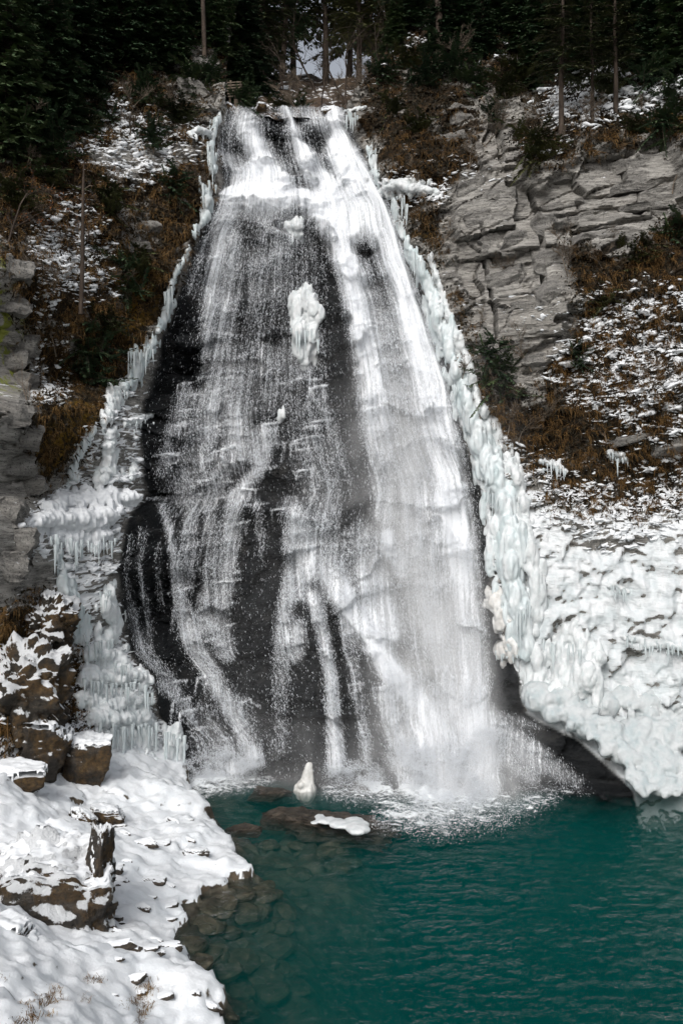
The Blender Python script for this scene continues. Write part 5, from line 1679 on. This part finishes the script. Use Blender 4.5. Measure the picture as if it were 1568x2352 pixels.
for u, v, k, s, lab in ((215, 870, 0, 1.0, 'green drooping yew on the left slope above the frozen cascade'), (200, 800, 1, .85, 'dark green yew just above the drooping one at left'), (290, 660, 1, .95, 'dark yew bush high on the brown left slope'), (240, 760, 2, .7, 'small green evergreen between two yews at left'),
                        (1150, 900, 0, .9, 'green yew at the foot of the grey rock face'), (1130, 830, 1, .75, 'smaller yew just above the other under the grey face'), (1325, 820, 1, .5, 'little dark evergreen among snow clumps at right'), (1225, 360, 2, .95, 'flat evergreen bush overhanging the grey rock with snow'), (1150, 215, 2, .7, 'green bush on the dark upper right slope'),
                        (1130, 265, 1, .5, 'low evergreen tuft with a snow cap on the upper right wall'), (1450, 300, 2, .5, 'small mossy evergreen under the snowy right terrace'), (560, 235, 1, .6, 'dark bush beside the wooden rail at the lip')):
    tree('evergreen_bush', lab, SMALL[k], sp(u, v) + Vector((0, -.05, -.2)), s * 1.05, random.uniform(-.5, .5), cat='bush')


def bare_meshes(seed, h=3.0, levels=4, spread_=.6, r0=.035, mat='pale_bark', leaves=0, droop=0.0):
    rd = random.Random(seed)
    T = Tubes(3)
    LV, LF = [], []

    def grow(p_, d, L, r, lev):
        n_ = 4
        pts, rr = [p_], [r]
        for k in range(n_):
            d = (d + Vector((rd.gauss(0, .13), rd.gauss(0, .13), rd.gauss(0, .10) - droop * (lev < levels)))).normalized()
            pts.append(pts[-1] + d * (L / n_))
            rr.append(max(.0035, r * (1 - .55 * (k + 1) / n_)))
        T.add(pts, rr)
        if lev == 0:
            for k in range(leaves):
                c_ = pts[rd.randrange(1, 5)] + Vector((rd.gauss(0, .05), rd.gauss(0, .05), rd.gauss(0, .05)))
                e = Vector((rd.gauss(0, 1), rd.gauss(0, 1), rd.gauss(0, 1))).normalized() * .035
                w = e.cross(Vector((.3, .2, .9))).normalized() * .018
                i = len(LV)
                LV.extend([c_, c_ + e - w, c_ + e * 2, c_ + e + w])
                LF.append((i, i + 1, i + 2, i + 3))
            return
        for k in range(rd.choice((3, 4, 5))):
            q_ = pts[rd.randrange(1, 5)]
            a = rd.uniform(0, 6.28)
            nd = (d + Vector((math.cos(a), math.sin(a) * .7, rd.uniform(-.2, .5))) * spread_ * rd.uniform(.6, 1.3)).normalized()
            grow(q_, nd, L * rd.uniform(.45, .75), max(.004, rr[-1] * .9), lev - 1)
    grow(Vector((0, 0, -.1)), Vector((rd.gauss(0, .15), rd.gauss(0, .1), 1)).normalized(), h * .45, r0, levels - 1)
    me = T.mesh('branches', MAT[mat])
    lm = None
    if leaves:
        lm = mesh_np('leaves', np.array([v[:] for v in LV]), np.array(LF), smooth=False)
        lm.materials.append(MAT['rust_leaves'])
    return me, lm


SHRUBS = [bare_meshes(30 + k, 1.5, 5, .9, .022) for k in range(4)]
SAPL = bare_meshes(41, 4.2, 4, .55, .045)
RUST = [bare_meshes(50 + k, 3.6, 5, .8, .04, 'bark', 1, .04) for k in range(2)]
TWIG = [bare_meshes(60, 9.0, 4, .5, .10, 'bark'), bare_meshes(61, 8.0, 4, .5, .08, 'bark')]


def bare(name, label, pair, p_, s=1.0, rz=0.0, lean=(0, 0), group=None, cat='shrub'):
    t = thing(name, label, cat, p_, group, rz)
    t.scale = (s, s, s)
    t.rotation_euler.x, t.rotation_euler.y = lean
    obj('branches', pair[0], None, t)
    if pair[1]: obj('leaves', pair[1], None, t)
    return t


bare('bare_tree', 'pale forked sapling in front of the brown slope at left', SAPL, sp(88, 1000) + Vector((0, -.4, 0)), .72, 1.0, (-.1, .05), cat='tree')
bare('rust_tree', 'small tree with rusty leaves leaning over the left rock face', RUST[0], sp(40, 540) + Vector((0, -.6, -.3)), 1.0, .4, (-.1, .5), cat='tree')
bare('rust_tree', 'rust brown twiggy tree above the snowy patch at left', RUST[1], sp(150, 520) + Vector((0, -.5, -.3)), .75, 2.0, (-.1, .2), cat='tree')
bare('rust_tree', 'rust brown sapling beside the broken trunk at left', RUST[0], sp(210, 540) + Vector((0, -.5, -.3)), .55, 3.4, (-.1, .1), cat='tree')
bare('bare_shrub', 'snow free bramble arching over the snow patch at left', SHRUBS[1], sp(95, 790) + Vector((0, -.3, 0)), 1.3, 1.4, (-.3, .2))
for u, v, s, lab in ((1165, 980, 1.5, 'pale tangled dead branches hanging below the green yews'), (1190, 1000, 1.2, 'low tangled dead branches beside the pale ones at right'), (1390, 1000, 1.1, 'dark twigs hanging over the cleft of the right wall'), (1115, 330, 1.3, 'bare shrub rooted on the upper right wall ledge'),
                    (1240, 330, 1.4, 'bare branches sticking out of the flat evergreen bush'), (1330, 300, 1.2, 'bare shrub on the snowy right terrace'), (1480, 260, 1.1, 'bare shrub at the right end of the snowy terrace'), (960, 420, .9, 'twiggy shrub above the white ice shelf'), (1540, 430, 1.3, 'twiggy bush in the dark hollow at the right border'),
                    (300, 300, 1.6, 'thin bare shrub rising from the snowy thicket at left'), (420, 260, 1.2, 'bare shrub beneath the upper left crag'), (130, 800, 1.3, 'fine twigged shrub beside the yews at left'), (290, 700, 1.1, 'brown shrub over the ice ribbon at left'), (350, 560, 1.2, 'brown twigs on the dark left overhang'), (60, 640, 1.2, 'bare shrub against the lichened rock at left'),
                    (1060, 860, .9, 'bare shrub beside the ice column at mid height'), (1300, 620, 1.1, 'shrub in the corner of the grey rock face'), (1400, 640, 1.2, 'shrub over the dark brown hollow at right'), (1500, 900, 1., 'snow bound shrub on the bright right ledge'), (1010, 560, 1., 'brown shrub right of the upper ice column')):
    bare('bare_shrub', lab, random.choice(SHRUBS), sp(u, v) + Vector((0, -.15, -.15)), s, random.uniform(0, 6), (random.uniform(-.6, .1), random.uniform(-.4, .4)))
for x, y, k, s in ((-1.6, 42, 0, .5), (-.9, 45, 1, .6), (.4, 43.5, 0, .55), (1.2, 46, 1, .6), (2.2, 44, 0, .55), (2.9, 47, 1, .6), (.1, 48, 1, .7), (-2.4, 44, 1, .55), (1.8, 49, 0, .7), (3.4, 43.4, 1, .5), (-1.2, 50, 0, .7), (.8, 51, 1, .8)):
    bare('bare_tree', 'thin leafless tree standing on snow just behind the lip', TWIG[k], (x, y, float(valley(x, y)) - .1), s, random.uniform(0, 6), (0, random.uniform(-.08, .08)), 'leafless trees behind the lip', cat='tree')

random.seed(404)
for k, (u, v, s) in enumerate(((40, 380, 1.1), (110, 350, 1.0), (180, 300, .8), (230, 260, .8), (330, 230, .8), (400, 280, .9), (440, 200, .9), (350, 330, .7), (20, 470, .9), (120, 430, .8), (480, 190, .8), (250, 480, .9), (400, 440, .8), (320, 620, .8))):
    tree('evergreen_bush', 'dark low evergreen growing on the shaded left wall', random.choice(SMALL), sp(u, v) + Vector((0, .05, -.2)), s, random.uniform(-.6, .6), 'low evergreens on the left wall', cat='bush')
for k, (u, v, s) in enumerate(((880, 180, .8), (930, 150, .8), (980, 190, .8), (1040, 170, .9), (1090, 200, .8), (1190, 180, .9), (1240, 160, .8), (1500, 200, .9), (1550, 230, .8), (1390, 210, .7), (900, 260, .7), (960, 300, .7), (1530, 300, .8), (1560, 560, .9), (1460, 600, .8), (1380, 690, .6), (1010, 130, .9))):
    tree('evergreen_bush', 'dark low evergreen growing on the upper right wall', random.choice(SMALL), sp(u, v) + Vector((0, .05, -.2)), s, random.uniform(-.6, .6), 'low evergreens on the right wall', cat='bush')
for k in range(34):
    u, v = random.choice(((random.uniform(0, 470), random.uniform(180, 720)), (random.uniform(860, 1560), random.uniform(150, 480)), (random.uniform(1060, 1560), random.uniform(560, 1080))))
    if sample(M_fall_soft, u, v) > .02: continue
    side_ = 'left' if u < 660 else 'right'
    bare('bare_shrub', 'fine leafless twigs sprouting from the %s wall' % side_, random.choice(SHRUBS), sp(u, v) + Vector((0, 0, -.1)), random.uniform(.7, 1.6), random.uniform(0, 6), (random.uniform(-.8, .1), random.uniform(-.5, .5)), 'leafless twigs on the %s wall' % side_)
for k, (x, y, s) in enumerate(((-3.6, 39.2, .6), (-2.6, 39.6, .55), (-1.5, 40.4, .5), (-.6, 40.8, .45), (.7, 40.2, .5), (1.5, 41.5, .6), (2.4, 40.2, .6), (-2.2, 42, .7), (3.0, 41.6, .7), (-1.9, 43.5, .7), (.1, 42.5, .5))):
    tree('evergreen_bush', 'low dark bush on the ground just behind the lip', random.choice(SMALL), (x, y, float(valley(x, y)) - .15), s, random.uniform(0, 6), 'low bushes behind the lip', cat='bush')
for k in range(16):
    x, y = random.uniform(-3.4, 3.2), random.uniform(39.5, 47)
    bare('bare_shrub', 'leafless twigs on the ground just behind the lip', random.choice(SHRUBS), (x, y, float(valley(x, y)) - .1), random.uniform(.9, 1.8), random.uniform(0, 6), (0, random.uniform(-.3, .3)), 'leafless shrubs behind the lip')
# tall broken trunk on the left slope
t = thing('dead_tree', 'tall broken tree trunk standing before the snowy left slope', 'tree', sp(186, 700, .5))
T = Tubes(7)
tip = at(194, 368, sp(186, 700, .5).y + .2) - t.location
T.add([Vector((0, 0, -.3)), tip * .3 + Vector((.02, 0, 0)), tip * .6, tip * .85 + Vector((-.01, 0, 0)), tip], [.075, .065, .055, .04, .010])
stem = obj('trunk', T.mesh('trunk', MAT['bark']), None, t)
for k in range(9):
    T = Tubes(3)
    a, h_ = random.uniform(0, 6.28), random.uniform(.35, .95)
    L = random.uniform(.2, .6)
    T.add([tip * h_, tip * h_ + Vector((math.cos(a) * L * .6, math.sin(a) * L * .6, .05)), tip * h_ + Vector((math.cos(a) * L, math.sin(a) * L, -.02))], [.018, .012, .004])
    obj('branch', T.mesh('branch', MAT['pale_bark']), None, stem)
# trunk slices seen against the dark wood
for u0, v0, u1, v1, r, lab in ((1010, 90, 1000, -60, .16, 'reddish trunk between dark firs at the top right'), (470, 110, 462, -60, .10, 'grey trunk before the dark upper left wood'), (1240, 105, 1252, -40, .12, 'straight dark trunk above the upper right snow')):
    b_ = sp(u0, v0, .4)
    t = thing('tree_trunk', lab, 'tree', b_)
    T = Tubes(7)
    tp = at(u1, v1 - 60, b_.y + .5) - b_
    T.add([Vector((0, 0, -.4)), tp * .33, tp * .66, tp], [r, r * .9, r * .8, r * .7])
    obj('trunk', T.mesh('trunk', MAT['bark']), None, t)
t = thing('dead_branch', 'long pale dead branch reaching over the dark top left corner', 'branch', sp(352, 48, 1.2))
T = Tubes(4)
q0 = t.location
T.add([at(352, 48, q0.y) - q0, at(325, 28, q0.y - .3) - q0, at(298, 12, q0.y - .5) - q0, at(262, -8, q0.y - .7) - q0], [.05, .04, .03, .02])
limb = obj('limb', T.mesh('limb', MAT['pale_bark']), None, t)
for a_, b_ in (((325, 28), (346, 12)), ((298, 12), (325, 4)), ((310, 20), (290, 30))):
    T = Tubes(3)
    T.add([at(*a_, q0.y - .4) - q0, at((a_[0] + b_[0]) / 2, (a_[1] + b_[1]) / 2 + 2, q0.y - .5) - q0, at(*b_, q0.y - .6) - q0], [.02, .014, .005])
    obj('twig', T.mesh('twig', MAT['pale_bark']), None, limb)

# ladder-like wooden rail at the left end of the lip
b_ = at(545, 252, 38.6)
t = thing('wooden_rail', 'weathered slatted wooden rail with a post at the left end of the lip', 'fence', b_)


def boxmesh(a, b_, w, d):
    """bar from a to b"""
    ax_ = (b_ - a).normalized()
    s1 = ax_.cross(Vector((0, 1, 0))).normalized() * w / 2
    s2 = Vector((0, d / 2, 0))
    V = [e + s1 * i + s2 * j for e in (a, b_) for i, j in ((-1, -1), (1, -1), (1, 1), (-1, 1))]
    me = bpy.data.meshes.new('bar')
    me.from_pydata(V, [], [(0, 1, 2, 3), (7, 6, 5, 4), (0, 4, 5, 1), (1, 5, 6, 2), (2, 6, 7, 3), (3, 7, 4, 0)])
    me.materials.append(MAT['pale_bark'])
    return me


pq = lambda u, v, dy=0: at(u, v, b_.y + dy) - b_
for u0, v0, u1, v1, w in ((543, 262, 543, 215, .17), (528, 252, 530, 186, .07), (552, 240, 553, 188, .06)):
    obj('post', boxmesh(pq(u0, v0), pq(u1, v1), w, .12), None, t)
for k in range(6):
    obj('slat', boxmesh(pq(522 + k % 2, 190 + k * 6.4, -.12), pq(556 + k % 3, 188 + k * 6.2, -.12), .045, .03), None, t)

# ------------------------------------------------------------------ grass, litter and snow clumps lying on the walls
cl, cr_ = bpy.data.objects['cliff_left'], bpy.data.objects['cliff_right']


def ico():
    bm = bmesh.new()
    bmesh.ops.create_icosphere(bm, subdivisions=1, radius=1)
    v = np.array([x.co[:] for x in bm.verts])
    f = np.array([[q_.index for q_ in fc.verts] for fc in bm.faces])
    bm.free()
    return v, f


def place(weight, n_):
    u, v = pick(weight, n_)
    return u, v, surf_uv(u, v)


soft_out = 1 - np.clip(M_fall_soft * 1.6, 0, 1)
notch_map = ((_gy < 250) & (_gx > 515) & (_gx < np.interp(_gy, [0, 100, 170, 240], [960, 900, 845, 795])))
soft_out = soft_out * (~notch_map) * (_gy < 1760)
patch = np.clip(.6 + 1.4 * fbm(_gx * .03, _gy * .045, 3.0, 4, .6), 0, 2)
sw = np.clip(M_snow - .12, 0, .7) ** 1.1 * (1.02 - M_snow) * np.clip(patch - .45, 0, 1.5) * soft_out * (1 - .75 * M_rock) * (1 - M_frost)
iv, if_ = ico()
us_, vs_, P = place(sw * (1 - .8 * ((_gx < 260) & (_gy > 1330))) * np.clip(.2 + 1.6 * fbm(_gx * .11, _gy * .14, 7.0, 3, .6), 0, 2), 8500)
for owner, msk in ((cl, us_ < 660), (cr_, us_ >= 660)):
    q_ = P[msk]
    n_ = len(q_)
    s = .016 + .085 * rng.random(n_) ** 2.2
    sc = np.stack([s * (.9 + 1.3 * rng.random(n_)), s * .9, s * (.25 + .3 * rng.random(n_))], -1)
    V = iv[None] * sc[:, None] * (1 + .28 * rng.normal(size=(n_, len(iv), 1)))
    tilt = (rng.random(n_) - .5) * .9
    Vx = V[..., 0] * np.cos(tilt)[:, None] - V[..., 2] * np.sin(tilt)[:, None]
    Vz = V[..., 0] * np.sin(tilt)[:, None] + V[..., 2] * np.cos(tilt)[:, None]
    V = np.stack([Vx, V[..., 1], Vz], -1) + q_[:, None] + np.array([0, -.02, .02])
    Fc = (np.arange(n_)[:, None, None] * len(iv) + if_[None]).reshape(-1, 3)
    tag(obj('snow_clumps', mesh_np('snow_clumps', V.reshape(-1, 3), Fc), MAT['snow'], owner), kind='stuff')


# larger pads of snow resting on the ledges
pw = np.clip(M_snow - .25, 0, .75) * np.clip(patch - .5, 0, 1.5) ** 1.3 * soft_out * (1 - .85 * M_rock) * (1 - np.clip(M_frost * 1.3, 0, 1)) * (_gy < 1330)
pw += .9 * blur(poly([(1240, 205), (1420, 130), (1568, 175), (1568, 245), (1440, 262), (1340, 285), (1215, 255)]) * 1.0, 8) * np.clip(patch - .3, 0, 1.5)
us_, vs_, P = place(pw, 1100)
for owner, msk in ((cl, us_ < 660), (cr_, us_ >= 660)):
    q_ = P[msk]
    n_ = len(q_)
    s = .04 + .15 * rng.random(n_) ** 2.0
    sc = np.stack([s * (.9 + 1.1 * rng.random(n_)), s * .9, s * (.28 + .22 * rng.random(n_))], -1)
    V = ICO2[0][None] * sc[:, None]
    V = V + q_[:, None] + np.array([0, .02, .03])
    dd = noise3(V[..., 0] * 6, V[..., 1] * 6, V[..., 2] * 6) * .09 + noise3(V[..., 0] * 15, V[..., 1] * 15, V[..., 2] * 15) * .06
    V = V + dd[..., None] * np.array([.8, .6, 1.1])
    tilt = (rng.random(n_) - .5)[:, None] * .5
    V[..., 2] += tilt * (V[..., 0] - q_[:, None, 0])
    Fc = (np.arange(n_)[:, None, None] * len(ICO2[0]) + ICO2[1][None]).reshape(-1, 3)
    tag(obj('snow_pads', mesh_np('snow_pads', V.reshape(-1, 3), Fc), MAT['snow'], owner), kind='stuff')


def blades(P, D, L, w, bend):
    n_ = len(P)
    sdv = np.cross(D, np.array([0., 1, 0]) + rng.normal(size=(n_, 3)) * .3)
    sdv /= np.linalg.norm(sdv, axis=1)[:, None]
    V = np.empty((n_, 5, 3))
    m_ = P + D * (L * .55)[:, None]
    e_ = P + D * L[:, None] + bend
    V[:, 0] = P - sdv * w[:, None]
    V[:, 1] = P + sdv * w[:, None]
    V[:, 2] = m_ + sdv * (w * .7)[:, None]
    V[:, 3] = m_ - sdv * (w * .7)[:, None]
    V[:, 4] = e_
    i = np.arange(n_)[:, None] * 5
    Fc = np.concatenate([i + np.array([[0, 1, 2]]), i + np.array([[0, 2, 3]]), i + np.array([[3, 2, 4]])])
    return V.reshape(-1, 3), Fc


patch2 = np.clip(fbm(_gx * .05 + 9, _gy * .04, 1.0, 4, .6) * 2.2 + .15, 0, 2)
gw = np.clip(M_grass - .5 * M_rock, 0, 1) * soft_out * patch2 * (.25 + (_gy > 300)) * (1 - M_frost)
us_, vs_, P = place(gw, 4000)
for owner, msk in ((cl, us_ < 660), (cr_, us_ >= 660)):
    c_ = np.repeat(P[msk], 9, axis=0)
    n_ = len(c_)
    c_ = c_ + rng.normal(size=(n_, 3)) * np.array([.06, .03, .03])
    D = np.stack([rng.normal(size=n_) * .35, -.55 - .5 * rng.random(n_), .55 - 1.1 * rng.random(n_)], -1)
    D /= np.linalg.norm(D, axis=1)[:, None]
    L = .12 + .30 * rng.random(n_)
    v_, f_ = blades(c_, D, L, .005 + .006 * rng.random(n_), np.stack([0 * L, 0 * L, -L * (.3 + .5 * rng.random(n_))], -1))
    tag(obj('dead_grass', mesh_np('dead_grass', v_, f_, smooth=False), MAT['dead_grass'], owner), kind='stuff')
lwt = np.clip(M_grass, 0, 1) * soft_out * (.4 + .6 * patch) * (1 - M_frost)
us_, vs_, P = place(lwt, 70000)
for owner, msk in ((cl, us_ < 660), (cr_, us_ >= 660)):
    q_ = P[msk]
    n_ = len(q_)
    D = rng.normal(size=(n_, 3)) * np.array([1, .6, .8])
    D[:, 1] = -np.abs(D[:, 1])
    D /= np.linalg.norm(D, axis=1)[:, None]
    s = .03 + .07 * rng.random(n_) ** 2
    v_, f_ = blades(q_ + D * .03, D, s * 2, s * .35, np.stack([0 * s, 0 * s, -s], -1))
    tag(obj('leaf_litter', mesh_np('leaf_litter', v_, f_, smooth=False), MAT['litter'], owner), kind='stuff')

# ------------------------------------------------------------------ beds and blocks of rock that stand out of the walls
def slab_mesh(seed, sz):
    r_ = np.random.default_rng(seed)
    bm = bmesh.new()
    bmesh.ops.create_cube(bm, size=1)
    for v in bm.verts: v.co = Vector((v.co.x * sz[0] + r_.normal(0, .10) * sz[0], v.co.y * sz[1] + r_.normal(0, .08) * sz[1], v.co.z * sz[2] + r_.normal(0, .12) * sz[2]))
    bmesh.ops.subdivide_edges(bm, edges=bm.edges[:], cuts=8, use_grid_fill=True)
    co = np.array([v.co[:] for v in bm.verts])
    hz = np.array(sz) / 2
    for _ in range(12):
        nn = r_.normal(size=3) / np.array([1, 1, .7])
        nn /= np.linalg.norm(nn)
        lim = np.abs(hz * nn).sum() * r_.uniform(.55, .85)
        co -= np.maximum(0, co @ nn - lim)[:, None] * nn
    for v, c_ in zip(bm.verts, co): v.co = c_
    d = .09 * fbm(co[:, 0] * 1.8 + seed, co[:, 1] * 2.2, co[:, 2] * 4, 4, .6)
    d2 = .05 * np.round(2 * noise3(co[:, 0] * 1.2 + seed * 3, co[:, 1], co[:, 2] * 5)) / 2
    for v, a, b2 in zip(bm.verts, d, d2): v.co += Vector((a, -a - b2, a * .6))
    me = bpy.data.meshes.new('rock_slab')
    bm.to_mesh(me)
    bm.free()
    return me


MAT['slab'] = rock_snow_material('bedded_rock', [(.28, (.07, .066, .06)), (.45, (.20, .19, .175)), (.62, (.32, .305, .28)), (.8, (.45, .43, .40))], 1.02, 0, 2.2)
random.seed(77)
for k, (u, v, w, h) in enumerate(((1290, 470, 2.2, .30), (1370, 455, 2.4, .26), (1450, 432, 2.2, .3), (1400, 480, 2.6, .22), (1480, 470, 1.8, .3), (1330, 505, 2.0, .24), (1420, 515, 2.2, .26), (1250, 520, 1.0, 1.0), (1255, 600, .9, 1.2), (1270, 680, 1.0, .9), (1180, 560, 1.2, .8), (1160, 640, 1.3, .7),
                                  (1200, 700, 1.4, .5), (1220, 780, 1.3, .5), (1130, 560, 1.0, .9), (1100, 500, 1.1, .8), (1080, 430, 1.1, .7), (1150, 450, 1.4, .5), (1230, 830, 1.1, .4), (1360, 545, 1.6, .3), (1300, 400, 1.6, .4), (1380, 380, 1.6, .45), (1470, 370, 1.8, .4), (1050, 330, .9, .9), (1060, 260, .9, .9), (1540, 1030, 1.4, .35), (1450, 1010, 1.3, .3))):
    o = obj('rock_slab', slab_mesh(200 + k, (w, .8, h)), MAT['slab'], cr_)
    o.location = sp(u, v) + Vector((0, .30, 0))
    o.rotation_euler = (random.gauss(.05, .06), -.14 + random.gauss(0, .05), random.gauss(0, .12))
for k, (u, v, w, h) in enumerate(((20, 700, 1.0, .8), (50, 790, .9, .7), (10, 830, .9, .7), (45, 880, .9, .6), (20, 950, 1.0, .7), (55, 1000, .8, .8), (30, 1070, .9, .8), (60, 1120, .8, .6), (15, 1180, .9, .8), (40, 1250, .8, .7), (10, 1300, .9, .7), (30, 620, .9, .8), (440, 210, 1.2, .9), (460, 150, 1.1, .9), (420, 120, 1.0, .8), (330, 520, 1.6, .4), (310, 560, 1.4, .3))):
    o = obj('rock_block', slab_mesh(300 + k, (w, .9, h)), MAT['slab'], cl)
    o.location = sp(u, v) + Vector((0, .34, 0))
    o.rotation_euler = (random.gauss(0, .12), random.gauss(.1, .12), random.gauss(.3, .25))

# dry grass tufts poking through the snow at the bottom border
TUFT = []
for k in range(4):
    n_ = 46
    P = np.stack([rng.normal(size=n_) * .10, rng.normal(size=n_) * .07, np.full(n_, -.04)], -1)
    D = np.stack([rng.normal(size=n_) * .5, rng.normal(size=n_) * .5, .8 + 0 * P[:, 0]], -1)
    D /= np.linalg.norm(D, axis=1)[:, None]
    L = .10 + .16 * rng.random(n_)
    v_, f_ = blades(P, D, L, .003 + .003 * rng.random(n_), np.stack([rng.normal(size=n_) * .08, rng.normal(size=n_) * .05, -L * .5], -1))
    me = mesh_np('grass_tuft', v_, f_, smooth=False)
    me.materials.append(MAT['dead_grass'])
    TUFT.append(me)
random.seed(31)
for k in range(26):
    u, v = random.uniform(0, 330), random.uniform(2235, 2350)
    if k > 16: u, v = 325 + random.gauss(0, 8), 2250 + (k - 17) * 11
    o = obj('grass_tuft', random.choice(TUFT))
    o.location = gp(u, v)
    o.rotation_euler = (0, 0, random.uniform(0, 6))
    o.scale = [random.uniform(.6, 1.2)] * 3
    tag(o, 'dry brown grass tuft in snow at the bottom', 'grass', 'dry grass tufts in the foreground snow', 'thing')
for k, (u, v, s, lab) in enumerate(((752, 250, .34, 'snow capped stone at the right part of the lip'), (598, 243, .30, 'small snowy stone on the lip left of the centre stream'), (520, 246, .34, 'snow capped rock at the left corner of the lip'))):
    boulder('lip_stone', lab, at(u, v, 37.9) + Vector((0, .3, .02)), (s, s * .8, s * .55), (0, .1, .3 * k), 150 + k, MAT['boulder'], .10, .2)

# ------------------------------------------------------------------ alike plants and slivers: say which one, counted from the left
bpy.context.view_layer.update()
ORD = 'first second third fourth fifth sixth seventh eighth ninth tenth eleventh twelfth thirteenth fourteenth fifteenth sixteenth seventeenth eighteenth nineteenth twentieth'.split()
ORD += ['twenty-' + w for w in ORD[:9]] + ['thirtieth'] + ['thirty-' + w for w in ORD[:9]]
by_label = {}
for o in bpy.data.objects:
    if o.parent is None and o.get('group') and o.get('label'):
        by_label.setdefault(o['label'], []).append(o)
for lab, items in by_label.items():
    if 2 <= len(items) <= 39:
        items.sort(key=lambda o: o.location.x / o.location.y)
        for k, o in enumerate(items):
            o['label'] = '%s, %s from the left' % (lab, ORD[k])
